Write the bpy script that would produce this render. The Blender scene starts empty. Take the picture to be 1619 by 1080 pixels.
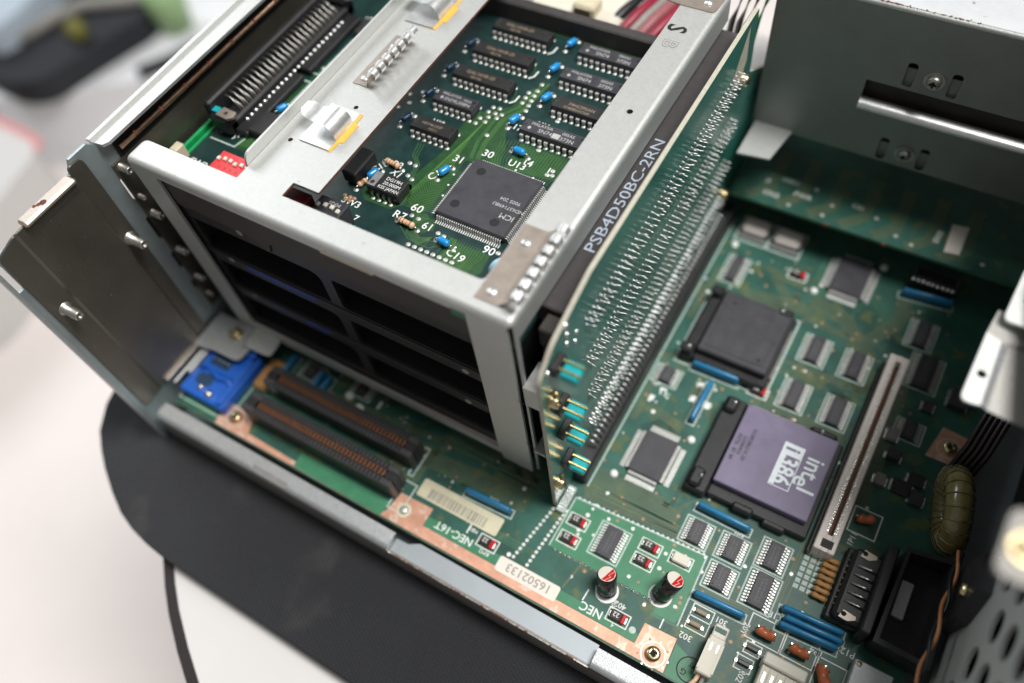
import bpy, math, random
from mathutils import Vector, Matrix
from mathutils.geometry import tessellate_polygon
random.seed(7)
C = bpy.context
SC = C.scene
S = 0.001            # every length below is in millimetres
PI = math.pi

# ------------------------------------------------------------------ camera, world, lamps
cam = bpy.data.cameras.new("camera")
cam.lens = 28.94; cam.sensor_width = 36.0; cam.clip_start = 0.01; cam.clip_end = 50
co = bpy.data.objects.new("camera", cam)
SC.collection.objects.link(co)
R0 = (0.8601872, 0.50068311, -0.09692469)
R1 = (0.38210002, -0.75861853, -0.52772863)
R2 = (-0.33775368, 0.41691048, -0.84386498)
m = Matrix(((R0[0], -R1[0], -R2[0], 0), (R0[1], -R1[1], -R2[1], 0), (R0[2], -R1[2], -R2[2], 0.310), (0, 0, 0, 1)))
co.matrix_world = m
cam.dof.use_dof = True
cam.dof.focus_distance = 0.286
cam.dof.aperture_fstop = 3.6
SC.camera = co
w = bpy.data.worlds.new("World"); SC.world = w; w.use_nodes = True
wn = w.node_tree.nodes; wn["Background"].inputs[0].default_value = (1.0, 0.975, 0.94, 1)
wn["Background"].inputs[1].default_value = 0.205


def area(name, loc, target, sx, sy, power, col):
    l = bpy.data.lights.new(name, 'AREA'); l.shape = 'RECTANGLE'; l.size = sx; l.size_y = sy
    l.energy = power; l.color = col
    o = bpy.data.objects.new(name, l); SC.collection.objects.link(o)
    o.location = loc
    o.rotation_euler = (Vector(target) - Vector(loc)).to_track_quat('-Z', 'Y').to_euler()
    return o


area("window_light", (-2.2, 0.85, 1.5), (-0.05, 0.15, 0), 1.3, 1.0, 26, (0.93, 0.97, 1.0))
area("ceiling_light", (0.60, 0.42, 1.85), (-0.02, 0.12, 0), 0.55, 0.9, 48, (1.0, 0.98, 0.95))
SC.view_settings.view_transform = 'Standard'
SC.view_settings.look = 'None'
SC.view_settings.gamma = 1
SC.view_settings.exposure = 0.12
SC.view_settings.use_curve_mapping = False
SC.cycles.max_bounces = 8
SC.cycles.use_denoising = True

# ------------------------------------------------------------------ materials
MATS = {}


def mat(name, col, rough=0.5, metal=0.0, var=0.12, scale=300.0, bump=0.0, bscale=1500.0, coat=0.0, rvar=0.1,
        spots=None, spot_scale=900.0, spot_lo=0.62, spec=0.5, stretch=(1, 1, 1), trans=0.0, emit=0.0, ior=1.45):
    m = bpy.data.materials.new(name); m.use_nodes = True
    nt = m.node_tree; N = nt.nodes; L = nt.links
    b = N["Principled BSDF"]
    tc = N.new("ShaderNodeTexCoord")
    mp = N.new("ShaderNodeMapping"); mp.inputs['Scale'].default_value = stretch
    L.new(tc.outputs['Object'], mp.inputs['Vector'])
    n = N.new("ShaderNodeTexNoise"); n.inputs['Scale'].default_value = scale; n.inputs['Detail'].default_value = 5
    n.inputs['Roughness'].default_value = 0.65
    L.new(mp.outputs['Vector'], n.inputs['Vector'])
    r = N.new("ShaderNodeValToRGB")
    r.color_ramp.elements[0].position = 0.3; r.color_ramp.elements[1].position = 0.7
    lo = [max(0, c * (1 - var)) for c in col]; hi = [min(1, c * (1 + var)) for c in col]
    r.color_ramp.elements[0].color = (*lo, 1); r.color_ramp.elements[1].color = (*hi, 1)
    L.new(n.outputs['Fac'], r.inputs['Fac'])
    out = r.outputs['Color']
    if spots is not None:
        n2 = N.new("ShaderNodeTexNoise"); n2.inputs['Scale'].default_value = spot_scale; n2.inputs['Detail'].default_value = 3
        L.new(mp.outputs['Vector'], n2.inputs['Vector'])
        r2 = N.new("ShaderNodeValToRGB"); r2.color_ramp.elements[0].position = spot_lo
        r2.color_ramp.elements[1].position = min(1, spot_lo + 0.08)
        L.new(n2.outputs['Fac'], r2.inputs['Fac'])
        mx = N.new("ShaderNodeMixRGB"); L.new(r2.outputs['Color'], mx.inputs['Fac'])
        L.new(out, mx.inputs['Color1']); mx.inputs['Color2'].default_value = (*spots, 1)
        out = mx.outputs['Color']
    L.new(out, b.inputs['Base Color'])
    mr = N.new("ShaderNodeMapRange"); mr.inputs['To Min'].default_value = max(0.02, rough - rvar)
    mr.inputs['To Max'].default_value = min(1, rough + rvar)
    L.new(n.outputs['Fac'], mr.inputs['Value']); L.new(mr.outputs['Result'], b.inputs['Roughness'])
    b.inputs['Metallic'].default_value = metal
    b.inputs['Specular IOR Level'].default_value = spec
    b.inputs['IOR'].default_value = ior
    if coat: b.inputs['Coat Weight'].default_value = coat; b.inputs['Coat Roughness'].default_value = 0.15
    if trans: b.inputs['Transmission Weight'].default_value = trans
    if bump:
        n3 = N.new("ShaderNodeTexNoise"); n3.inputs['Scale'].default_value = bscale; n3.inputs['Detail'].default_value = 4
        L.new(mp.outputs['Vector'], n3.inputs['Vector'])
        bp = N.new("ShaderNodeBump"); bp.inputs['Strength'].default_value = bump; bp.inputs['Distance'].default_value = 0.0003
        L.new(n3.outputs['Fac'], bp.inputs['Height']); L.new(bp.outputs['Normal'], b.inputs['Normal'])
    MATS[name] = m
    return m


mat("zinc_sheet", (0.575, 0.585, 0.57), 0.50, 0.66, 0.05, 900, 0.35, 2200, spots=(0.42, 0.40, 0.37), spot_scale=420, spot_lo=0.70, rvar=0.06)
mat("worn_zinc", (0.47, 0.49, 0.50), 0.48, 0.72, 0.09, 600, 0.5, 1800, spots=(0.30, 0.25, 0.22), spot_scale=600, spot_lo=0.69)
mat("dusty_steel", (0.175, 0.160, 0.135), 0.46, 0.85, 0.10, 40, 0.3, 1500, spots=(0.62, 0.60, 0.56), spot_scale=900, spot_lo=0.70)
mat("blue_steel", (0.36, 0.42, 0.43), 0.5, 0.7, 0.12, 60, 0.2, 1600)
mat("psu_steel", (0.27, 0.285, 0.275), 0.5, 0.75, 0.10, 45, 0.25, 1400)
mat("psu_top_lit", (0.60, 0.62, 0.64), 0.55, 0.4, 0.05, 60, 0.25, 1400, spots=(0.35, 0.33, 0.32), spot_scale=260, spot_lo=0.70)  # paler copy of the box steel, light on the top put in the colour
mat("rust", (0.15, 0.050, 0.030), 0.8, 0.1, 0.4, 900, 0.4, 2500)
mat("bright_edge", (0.50, 0.46, 0.42), 0.3, 1.0, 0.1, 500)
mat("copper_edge", (0.62, 0.40, 0.28), 0.35, 1.0, 0.25, 400)
mat("spring_steel", (0.40, 0.345, 0.30), 0.42, 0.6, 0.10, 300, 0.15, 2500)
mat("spring_bright", (0.74, 0.75, 0.75), 0.36, 0.85, 0.08, 400, 0.1, 2500)
mat("smooth_zinc", (0.36, 0.395, 0.42), 0.5, 0.5, 0.05, 40, 0.05, 900)
mat("bracket_shade", (0.42, 0.41, 0.385), 0.55, 0.4, 0.12, 1200, 0.5, 1800)  # darker metal for the bracket's slope, its shade put in the colour
mat("bracket_dull", (0.24, 0.23, 0.215), 0.55, 0.6, 0.15, 1200, 0.6, 1800)
mat("stud_steel", (0.42, 0.41, 0.38), 0.38, 0.9, 0.15, 600)
mat("silver", (0.78, 0.78, 0.76), 0.28, 1.0, 0.12, 900)
mat("pin_metal", (0.62, 0.63, 0.62), 0.36, 0.85, 0.15, 900)
mat("tin", (0.80, 0.79, 0.77), 0.45, 0.6, 0.12, 900, 0.2, 2500)
mat("solder", (0.80, 0.80, 0.77), 0.26, 0.95, 0.12, 1500, 0.3, 2500)
mat("solder_pad", (0.62, 0.64, 0.60), 0.42, 0.6, 0.15, 900, 0.3, 2500)
mat("brass", (0.66, 0.55, 0.33), 0.28, 1.0, 0.2, 500)
mat("gold", (0.90, 0.68, 0.30), 0.25, 1.0, 0.1, 900)
mat("card_mask", (0.011, 0.036, 0.034), 0.36, 0.0, 0.30, 160, 0.12, 1500, spots=(0.09, 0.11, 0.10), spot_scale=2600, spot_lo=0.72)
mat("card_pour", (0.024, 0.076, 0.028), 0.38, 0.0, 0.22, 250, 0.15, 1500)
mat("card_trace", (0.075, 0.19, 0.050), 0.40, 0.0, 0.15, 400)
mat("card_gap", (0.014, 0.062, 0.030), 0.40, 0.0, 0.15, 400)
mat("board_mask", (0.026, 0.098, 0.075), 0.42, 0.0, 0.35, 45, 0.12, 900, spots=(0.085, 0.120, 0.050), spot_scale=120, spot_lo=0.58)
mat("board_trace", (0.105, 0.130, 0.070), 0.42, 0.0, 0.25, 120)
mat("board_trace_green", (0.055, 0.150, 0.090), 0.42, 0.0, 0.25, 120)
mat("board_dark", (0.012, 0.050, 0.043), 0.42, 0.0, 0.25, 120)
mat("board_bright", (0.050, 0.205, 0.110), 0.40, 0.0, 0.12, 200, 0.1, 900)
mat("riser_mask", (0.022, 0.145, 0.112), 0.30, 0.0, 0.18, 60, 0.08, 900, coat=0.3)
mat("board_edge", (0.42, 0.46, 0.30), 0.6, 0.0, 0.25, 500, 0.3, 2500)
mat("board_edge_pale", (0.46, 0.44, 0.36), 0.65, 0.0, 0.12, 700, 0.4, 2500)
mat("silk_white", (0.78, 0.80, 0.77), 0.55, 0.0, 0.06, 900)
mat("silk_grey", (0.46, 0.56, 0.52), 0.55, 0.0, 0.25, 700)
mat("bare_copper", (0.66, 0.36, 0.25), 0.45, 0.35, 0.20, 110, 0.2, 900, spots=(0.72, 0.52, 0.42), spot_scale=260, spot_lo=0.55)
mat("tan_via", (0.36, 0.22, 0.13), 0.5, 0.2, 0.3, 500)
mat("dark_hole", (0.008, 0.008, 0.008), 0.8, 0.0, 0.2)
mat("chip_black", (0.026, 0.026, 0.027), 0.42, 0.0, 0.18, 500, 0.35, 5200, spec=0.5)
mat("chip_slate", (0.044, 0.044, 0.052), 0.42, 0.0, 0.25, 180, 0.35, 5200, spots=(0.14, 0.14, 0.14), spot_scale=3000, spot_lo=0.74)
mat("chip_dot", (0.012, 0.012, 0.014), 0.7, 0.0, 0.1, 500)
mat("chip_print", (0.42, 0.42, 0.42), 0.55, 0.0, 0.2, 1200)
mat("ghost_print", (0.085, 0.085, 0.092), 0.5, 0.0, 0.3, 1500)
mat("chip_print_gold", (0.30, 0.24, 0.17), 0.55, 0.0, 0.2, 1200)
mat("purple_ceramic", (0.180, 0.155, 0.240), 0.36, 0.0, 0.10, 120, 0.2, 2600, spots=(0.17, 0.15, 0.23), spot_scale=240, spot_lo=0.66)
mat("white_print", (0.72, 0.78, 0.82), 0.5, 0.0, 0.06, 500)
mat("black_plastic", (0.018, 0.018, 0.020), 0.42, 0.0, 0.2, 300, 0.25, 3000)
mat("slot_wall", (0.050, 0.048, 0.050), 0.45, 0.0, 0.2, 300)
mat("brown_plastic", (0.045, 0.038, 0.034), 0.55, 0.0, 0.25, 120, 0.5, 3000, spots=(0.12, 0.11, 0.10), spot_scale=1500, spot_lo=0.68)
mat("grey_plastic", (0.052, 0.047, 0.048), 0.62, 0.0, 0.16, 400, 0.6, 3600, spots=(0.11, 0.10, 0.10), spot_scale=3000, spot_lo=0.66)
mat("print_blue_grey", (0.40, 0.46, 0.55), 0.6, 0.0, 0.10, 900)
mat("blue_gloss", (0.012, 0.26, 0.62), 0.24, 0.0, 0.10, 500, coat=0.4)
mat("blue_sip", (0.022, 0.19, 0.38), 0.34, 0.0, 0.15, 300, coat=0.2)
mat("blue_plastic", (0.014, 0.11, 0.50), 0.38, 0.0, 0.10, 200)
mat("blue_pale", (0.42, 0.72, 0.90), 0.30, 0.0, 0.06, 300, coat=0.3)
mat("faded_blue", (0.020, 0.045, 0.26), 0.5, 0.0, 0.5, 260)
mat("dark_blue", (0.012, 0.045, 0.10), 0.30, 0.0, 0.15, 300)
mat("cyan_plastic", (0.012, 0.36, 0.40), 0.35, 0.0, 0.12, 300)
mat("red_plastic", (0.62, 0.012, 0.018), 0.38, 0.0, 0.08, 300)
mat("dark_red_plastic", (0.14, 0.010, 0.014), 0.45, 0.0, 0.12, 300)
mat("cap_red", (0.50, 0.010, 0.014), 0.4, 0.0, 0.1, 300)
mat("cap_black", (0.012, 0.012, 0.014), 0.22, 0.0, 0.1, 300, coat=0.3)
mat("cap_brown", (0.028, 0.020, 0.020), 0.35, 0.0, 0.1, 300)
mat("white_plastic", (0.66, 0.63, 0.54), 0.45, 0.0, 0.05, 300, 0.1, 1500)
mat("cream_plastic", (0.62, 0.55, 0.40), 0.5, 0.0, 0.08, 300)
mat("pinkish_plastic", (0.74, 0.67, 0.63), 0.5, 0.0, 0.08, 300)
mat("slot_brown", (0.16, 0.068, 0.032), 0.5, 0.2, 0.3, 700)
mat("orange_ceramic", (0.44, 0.115, 0.045), 0.34, 0.0, 0.15, 260, 0.2, 900, coat=0.2)
mat("ochre_ceramic", (0.42, 0.22, 0.075), 0.45, 0.0, 0.22, 260, 0.3, 1200)
mat("resistor_tan", (0.72, 0.48, 0.31), 0.38, 0.0, 0.06, 500, coat=0.2)
mat("band_brown", (0.12, 0.045, 0.02), 0.4)
mat("band_red", (0.45, 0.05, 0.02), 0.4)
mat("band_orange", (0.70, 0.26, 0.03), 0.4)
mat("paper_label", (0.74, 0.69, 0.62), 0.7, 0.0, 0.05, 400, 0.15, 1500)
mat("aged_label", (0.62, 0.58, 0.42), 0.7, 0.0, 0.07, 300, 0.15, 1500)
mat("ink_grey", (0.30, 0.28, 0.25), 0.7)
mat("ink_black", (0.03, 0.03, 0.03), 0.7)
mat("orange_tape", (0.85, 0.46, 0.07), 0.4, 0.0, 0.12, 300, 0.2, 900)
mat("toroid_yellow", (0.16, 0.13, 0.05), 0.25, 0.0, 0.25, 200, coat=0.6)
mat("wire_brown", (0.42, 0.18, 0.07), 0.4, 0.0, 0.2, 200)
mat("wire_black", (0.010, 0.010, 0.012), 0.4)
mat("wire_red", (0.26, 0.012, 0.035), 0.4)
mat("wire_white", (0.26, 0.24, 0.22), 0.45)
mat("wire_pink", (0.30, 0.10, 0.11), 0.45)
mat("wire_green", (0.10, 0.50, 0.14), 0.4)
mat("wire_grey", (0.22, 0.215, 0.21), 0.45)
mat("green_edge", (0.012, 0.34, 0.10), 0.35, 0.0, 0.2, 200, coat=0.3)
mat("floor_vinyl", (0.88, 0.815, 0.79), 0.55, 0.0, 0.05, 4, 0.0)
mat("table_white", (0.62, 0.61, 0.60), 0.45, 0.0, 0.02, 10)
mat("table_edge", (0.020, 0.014, 0.015), 0.5, 0.0, 0.1, 100)
mat("white_cloth", (0.80, 0.81, 0.84), 0.85, 0.0, 0.07, 12, 0.3, 300)
mat("black_cloth", (0.018, 0.020, 0.025), 0.8, 0.0, 0.25, 20, 0.4, 600)
mat("grey_cloth", (0.30, 0.29, 0.27), 0.8, 0.0, 0.1, 20)
mat("yellow_plastic", (0.16, 0.155, 0.03), 0.5)
mat("lime_plastic", (0.30, 0.44, 0.22), 0.5)
mat("light_blue_cloth", (0.46, 0.54, 0.62), 0.8)
mat("red_line", (0.70, 0.25, 0.25), 0.6)


def mat_weave():
    m = mat("woven_mat", (0.015, 0.0165, 0.0215), 0.75, 0.0, 0.30, 14, 0.0, spots=(0.034, 0.034, 0.036), spot_scale=30, spot_lo=0.60)
    nt = m.node_tree; N = nt.nodes; L = nt.links; b = N["Principled BSDF"]
    tc = N.new("ShaderNodeTexCoord")
    mp = N.new("ShaderNodeMapping"); mp.inputs['Rotation'].default_value = (0, 0, 0.5); L.new(tc.outputs['Object'], mp.inputs['Vector'])
    hs = []
    for d in ('X', 'Y'):
        wv = N.new("ShaderNodeTexWave"); wv.bands_direction = d; wv.inputs['Scale'].default_value = 230
        wv.inputs['Distortion'].default_value = 1.0; wv.inputs['Detail Scale'].default_value = 3.0
        L.new(mp.outputs['Vector'], wv.inputs['Vector']); hs.append(wv.outputs['Fac'])
    mm = N.new("ShaderNodeMath"); mm.operation = 'MULTIPLY'; L.new(hs[0], mm.inputs[0]); L.new(hs[1], mm.inputs[1])
    bp = N.new("ShaderNodeBump"); bp.inputs['Strength'].default_value = 0.9; bp.inputs['Distance'].default_value = 0.0006
    L.new(mm.outputs[0], bp.inputs['Height']); L.new(bp.outputs['Normal'], b.inputs['Normal'])
    src = b.inputs['Base Color'].links[0].from_socket
    mr = N.new("ShaderNodeMapRange"); mr.inputs['To Min'].default_value = 0.55; mr.inputs['To Max'].default_value = 1.5; L.new(mm.outputs[0], mr.inputs['Value'])
    vm = N.new("ShaderNodeVectorMath"); vm.operation = 'SCALE'; L.new(src, vm.inputs[0]); L.new(mr.outputs['Result'], vm.inputs['Scale'])
    L.new(vm.outputs['Vector'], b.inputs['Base Color'])
    b.inputs['Sheen Weight'].default_value = 0.15


mat_weave()

# ------------------------------------------------------------------ mesh building
TEXT = {}


def text_mesh(s, bold):
    if (s, bold) in TEXT: return TEXT[(s, bold)]
    cu = bpy.data.curves.new("t", 'FONT'); cu.body = s; cu.size = 1; cu.resolution_u = 2; cu.offset = bold
    o = bpy.data.objects.new("t", cu); SC.collection.objects.link(o)
    dg = C.evaluated_depsgraph_get(); dg.update()
    me = o.evaluated_get(dg).to_mesh()
    vs = [(v.co.x, v.co.y) for v in me.vertices]; fs = [tuple(p.vertices) for p in me.polygons]
    o.evaluated_get(dg).to_mesh_clear()
    bpy.data.objects.remove(o); bpy.data.curves.remove(cu)
    if vs:
        x0 = min(v[0] for v in vs); x1 = max(v[0] for v in vs)
    else:
        x0 = x1 = 0
    TEXT[(s, bold)] = (vs, fs, x0, x1)
    return TEXT[(s, bold)]


def rounded(pts, r, n=4):
    out = []
    k = len(pts)
    rr = r if isinstance(r, (list, tuple)) else [r] * k
    for i in range(k):
        p = Vector(pts[i]); a = (Vector(pts[i - 1]) - p); b = (Vector(pts[(i + 1) % k]) - p)
        if rr[i] <= 0: out.append(tuple(p)); continue
        la, lb = a.length, b.length; a.normalize(); b.normalize()
        d = min(rr[i], la * 0.49, lb * 0.49)
        p0 = p + a * d; p1 = p + b * d
        for j in range(n + 1):
            t = j / n
            q = p0 * (1 - t) ** 2 + p * 2 * t * (1 - t) + p1 * t * t
            out.append((q.x, q.y))
    return out


def circ(x, y, r, n=14, ry=None):
    ry = ry or r
    return [(x + r * math.cos(2 * PI * i / n), y + ry * math.sin(2 * PI * i / n)) for i in range(n)]


def rect(x0, x1, y0, y1): return [(x0, y0), (x1, y0), (x1, y1), (x0, y1)]


class MB:
    def __init__(s): s.v = []; s.f = []; s.mi = []; s.sm = []; s.slots = []; s.M = None
    def add(s, vs, fs, m, smooth=False):
        if m not in s.slots: s.slots.append(m)
        k = s.slots.index(m); o = len(s.v)
        if s.M is not None: vs = [tuple(s.M @ Vector(v)) for v in vs]
        s.v += [tuple(v) for v in vs]
        for f in fs: s.f.append(tuple(i + o for i in f)); s.mi.append(k); s.sm.append(smooth)
        return s
    def box(s, x0, x1, y0, y1, z0, z1, m, c=0.0):
        if x0 > x1: x0, x1 = x1, x0
        if y0 > y1: y0, y1 = y1, y0
        if z0 > z1: z0, z1 = z1, z0
        if c <= 0:
            vs = [(x, y, z) for x in (x0, x1) for y in (y0, y1) for z in (z0, z1)]
            fs = [(0, 1, 3, 2), (4, 6, 7, 5), (0, 4, 5, 1), (2, 3, 7, 6), (0, 2, 6, 4), (1, 5, 7, 3)]
            return s.add(vs, fs, m)
        c = min(c, (x1 - x0) * .45, (y1 - y0) * .45, (z1 - z0) * .45)
        vs = []; idx = {}
        for i, x in enumerate((x0, x1)):
            for j, y in enumerate((y0, y1)):
                for k, z in enumerate((z0, z1)):
                    dx = c if i == 0 else -c; dy = c if j == 0 else -c; dz = c if k == 0 else -c
                    idx[(i, j, k, 'x')] = len(vs); vs.append((x, y + dy, z + dz))
                    idx[(i, j, k, 'y')] = len(vs); vs.append((x + dx, y, z + dz))
                    idx[(i, j, k, 'z')] = len(vs); vs.append((x + dx, y + dy, z))
        fs = []
        I = lambda i, j, k, a: idx[(i, j, k, a)]
        for i in (0, 1): fs.append([I(i, 0, 0, 'x'), I(i, 1, 0, 'x'), I(i, 1, 1, 'x'), I(i, 0, 1, 'x')])
        for j in (0, 1): fs.append([I(0, j, 0, 'y'), I(1, j, 0, 'y'), I(1, j, 1, 'y'), I(0, j, 1, 'y')])
        for k in (0, 1): fs.append([I(0, 0, k, 'z'), I(1, 0, k, 'z'), I(1, 1, k, 'z'), I(0, 1, k, 'z')])
        for i in (0, 1):
            for j in (0, 1): fs.append([I(i, j, 0, 'x'), I(i, j, 1, 'x'), I(i, j, 1, 'y'), I(i, j, 0, 'y')])
            for k in (0, 1): fs.append([I(i, 0, k, 'x'), I(i, 1, k, 'x'), I(i, 1, k, 'z'), I(i, 0, k, 'z')])
        for j in (0, 1):
            for k in (0, 1): fs.append([I(0, j, k, 'y'), I(1, j, k, 'y'), I(1, j, k, 'z'), I(0, j, k, 'z')])
        for i in (0, 1):
            for j in (0, 1):
                for k in (0, 1): fs.append([I(i, j, k, 'x'), I(i, j, k, 'y'), I(i, j, k, 'z')])
        cen = Vector(((x0 + x1) / 2, (y0 + y1) / 2, (z0 + z1) / 2))
        out = []
        for f in fs:
            p = [Vector(vs[q]) for q in f]
            n = (p[1] - p[0]).cross(p[2] - p[0]); fc = sum(p, Vector()) / len(p) - cen
            out.append(tuple(f) if n.dot(fc) > 0 else tuple(reversed(f)))
        return s.add(vs, out, m)
    def cyl(s, x, y, z0, z1, r, m, n=16, r1=None, caps=True, mc=None):
        r1 = r if r1 is None else r1
        vs = [(x + r * math.cos(2 * PI * i / n), y + r * math.sin(2 * PI * i / n), z0) for i in range(n)]
        vs += [(x + r1 * math.cos(2 * PI * i / n), y + r1 * math.sin(2 * PI * i / n), z1) for i in range(n)]
        s.add(vs, [(i, (i + 1) % n, n + (i + 1) % n, n + i) for i in range(n)], m, True)
        if caps:
            s.add(vs[n:], [tuple(range(n))], mc or m); s.add(vs[:n], [tuple(reversed(range(n)))], m)
        return s
    def lathe(s, prof, m, n=20, x=0, y=0):
        vs = []
        for r, z in prof: vs += [(x + r * math.cos(2 * PI * i / n), y + r * math.sin(2 * PI * i / n), z) for i in range(n)]
        fs = []
        for k in range(len(prof) - 1):
            for i in range(n): fs.append((k * n + i, k * n + (i + 1) % n, (k + 1) * n + (i + 1) % n, (k + 1) * n + i))
        return s.add(vs, fs, m, True)
    def tube(s, pts, r, m, n=8, closed=False, ry=None):
        P = [Vector(p) for p in pts]; K = len(P); vs = []
        up = Vector((0, 0, 1))
        for i, p in enumerate(P):
            a = P[(i - 1) % K] if (closed or i > 0) else p; b = P[(i + 1) % K] if (closed or i < K - 1) else p
            t = (b - a).normalized(); u = up if abs(t.z) < 0.9 else Vector((0, 1, 0))
            x = t.cross(u).normalized(); y = x.cross(t).normalized()
            rr = r[i] if isinstance(r, (list, tuple)) else r
            for j in range(n):
                g = 2 * PI * j / n
                vs.append(p + x * rr * math.cos(g) + y * (ry or rr) * math.sin(g))
        fs = []
        for i in range(K if closed else K - 1):
            for j in range(n): fs.append((i * n + j, i * n + (j + 1) % n, ((i + 1) % K) * n + (j + 1) % n, ((i + 1) % K) * n + j))
        if not closed: fs += [tuple(reversed(range(n))), tuple((K - 1) * n + j for j in range(n))]
        return s.add(vs, fs, m, True)
    def prism(s, poly, z0, z1, m, holes=(), ms=None):
        loops = [list(poly)] + [list(h) for h in holes]
        flat = [p for l in loops for p in l]
        tr = tessellate_polygon([[Vector((p[0], p[1], 0)) for p in l] for l in loops])
        up = []; dn = []
        for t in tr:
            a, b, c = [flat[i] for i in t]
            if (b[0] - a[0]) * (c[1] - a[1]) - (b[1] - a[1]) * (c[0] - a[0]) < 0: t = (t[0], t[2], t[1])
            up.append(tuple(t)); dn.append((t[0], t[2], t[1]))
        s.add([(p[0], p[1], z1) for p in flat], up, m)
        if z1 - z0 > 1e-9:
            s.add([(p[0], p[1], z0) for p in flat], dn, m)
            for li, l in enumerate(loops):
                ar = sum(l[i][0] * l[(i + 1) % len(l)][1] - l[(i + 1) % len(l)][0] * l[i][1] for i in range(len(l)))
                fwd = (ar > 0) == (li == 0)
                k = len(l); vs = [(p[0], p[1], z0) for p in l] + [(p[0], p[1], z1) for p in l]
                fs = [(i, (i + 1) % k, k + (i + 1) % k, k + i) for i in range(k)]
                if not fwd: fs = [tuple(reversed(f)) for f in fs]
                s.add(vs, fs, ms or m)
        return s
    def ribbon(s, pts, w, z, m):
        P = [Vector((p[0], p[1])) for p in pts]; L = []; Rr = []
        for i in range(len(P)):
            ds = []
            if i > 0: ds.append((P[i] - P[i - 1]).normalized())
            if i < len(P) - 1: ds.append((P[i + 1] - P[i]).normalized())
            d = sum(ds, Vector((0, 0)))
            if d.length < 1e-6: d = ds[0]
            d.normalize(); n = Vector((-d.y, d.x)); k = 1 / max(0.5, n.dot(Vector((-ds[0].y, ds[0].x))))
            L.append(P[i] + n * w / 2 * k); Rr.append(P[i] - n * w / 2 * k)
        K = len(P); vs = [(p.x, p.y, z) for p in L] + [(p.x, p.y, z) for p in Rr]
        return s.add(vs, [(K + i, K + i + 1, i + 1, i) for i in range(K - 1)], m)
    def disc(s, x, y, z, r, m, n=12, ry=None):
        return s.add([(p[0], p[1], z) for p in circ(x, y, r, n, ry)], [tuple(range(n))], m)
    def text(s, t, x, y, z, size, m, rot=0, align='C', sx=1.0, bold=None):
        vs, fs, x0, x1 = text_mesh(t, (0.010 if size >= 3 else 0.004) if bold is None else bold)
        ox = (x0 + x1) / 2 if align == 'C' else x0
        ca, sa = math.cos(math.radians(rot)), math.sin(math.radians(rot))
        out = []
        for a, b in vs:
            a = (a - ox) * size * sx; b = (b - 0.35) * size
            out.append((x + a * ca - b * sa, y + a * sa + b * ca, z))
        return s.add(out, fs, m)
    def frame(s, x0, x1, y0, y1, w, z, m):
        return s.prism(rect(x0, x1, y0, y1), z, z, m, holes=[rect(x0 + w, x1 - w, y0 + w, y1 - w)])
    def build(s, name, parent=None, origin=None):
        o3 = Vector(origin) if origin is not None else Vector((0, 0, 0))
        base = o3.copy()
        if parent is not None: base = ORG[parent.name] + Vector((0, 0, 0))
        me = bpy.data.meshes.new(name)
        bx, by, bz = (o3 if parent is None else base)
        me.from_pydata([((v[0] - bx) * S, (v[1] - by) * S, (v[2] - bz) * S) for v in s.v], [], s.f)
        for sl in s.slots: me.materials.append(MATS[sl])
        me.polygons.foreach_set("material_index", s.mi)
        me.polygons.foreach_set("use_smooth", s.sm)
        me.update()
        ob = bpy.data.objects.new(name, me); SC.collection.objects.link(ob)
        if parent is not None:
            ob.parent = parent; ORG[ob.name] = base
        else:
            ob.location = o3 * S; ORG[ob.name] = o3
        return ob


ORG = {}


def tag(o, label=None, cat=None, group=None, kind=None):
    if label: o["label"] = label
    if cat: o["category"] = cat
    if group: o["group"] = group
    if kind: o["kind"] = kind
    return o


def thing(name, loc, label, cat, group=None):
    o = bpy.data.objects.new(name, None); SC.collection.objects.link(o)
    o.empty_display_size = 0.01
    o.location = Vector(loc) * S; ORG[o.name] = Vector(loc)
    return tag(o, label, cat, group)


# transforms: plane whose local (u, v, w) axes map to world
def xz(y): return Matrix(((1, 0, 0, 0), (0, 0, -1, y), (0, 1, 0, 0), (0, 0, 0, 1)))       # u=x v=z, w towards -y
def yz(x): return Matrix(((0, 0, 1, x), (1, 0, 0, 0), (0, 1, 0, 0), (0, 0, 0, 1)))        # u=y v=z, w towards +x
def at(x, y, z, rz=0): return Matrix.Translation((x, y, z)) @ Matrix.Rotation(math.radians(rz), 4, 'Z')


def screw(parent, M, r=2.6, h=1.8, m="brass", washer=True, name="screw"):
    b = MB(); b.M = M
    if washer: b.cyl(0, 0, 0, 0.5, r * 1.45, m, 22)
    b.lathe([(r, 0.5), (r, h * .55 + .5), (r * .8, h * .9 + .5), (r * .38, h + .5), (r * .16, h * .5 + .5), (0.01, h * .45 + .5)], m, 22)
    o = b.build(name, parent)
    c = MB(); c.M = M
    zc = h + .42
    c.box(-r * .55, r * .55, -r * .13, r * .13, zc - .5, zc + .12, "dark_hole"); c.box(-r * .13, r * .13, -r * .55, r * .55, zc - .5, zc + .13, "dark_hole")
    c.build("cross_recess", o)
    return o


# ------------------------------------------------------------------ setting
b = MB(); b.box(-2600, 1200, -700, 2600, -462, -450, "floor_vinyl")
tag(b.build("floor", origin=(0, 0, -450)), kind="structure")

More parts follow.
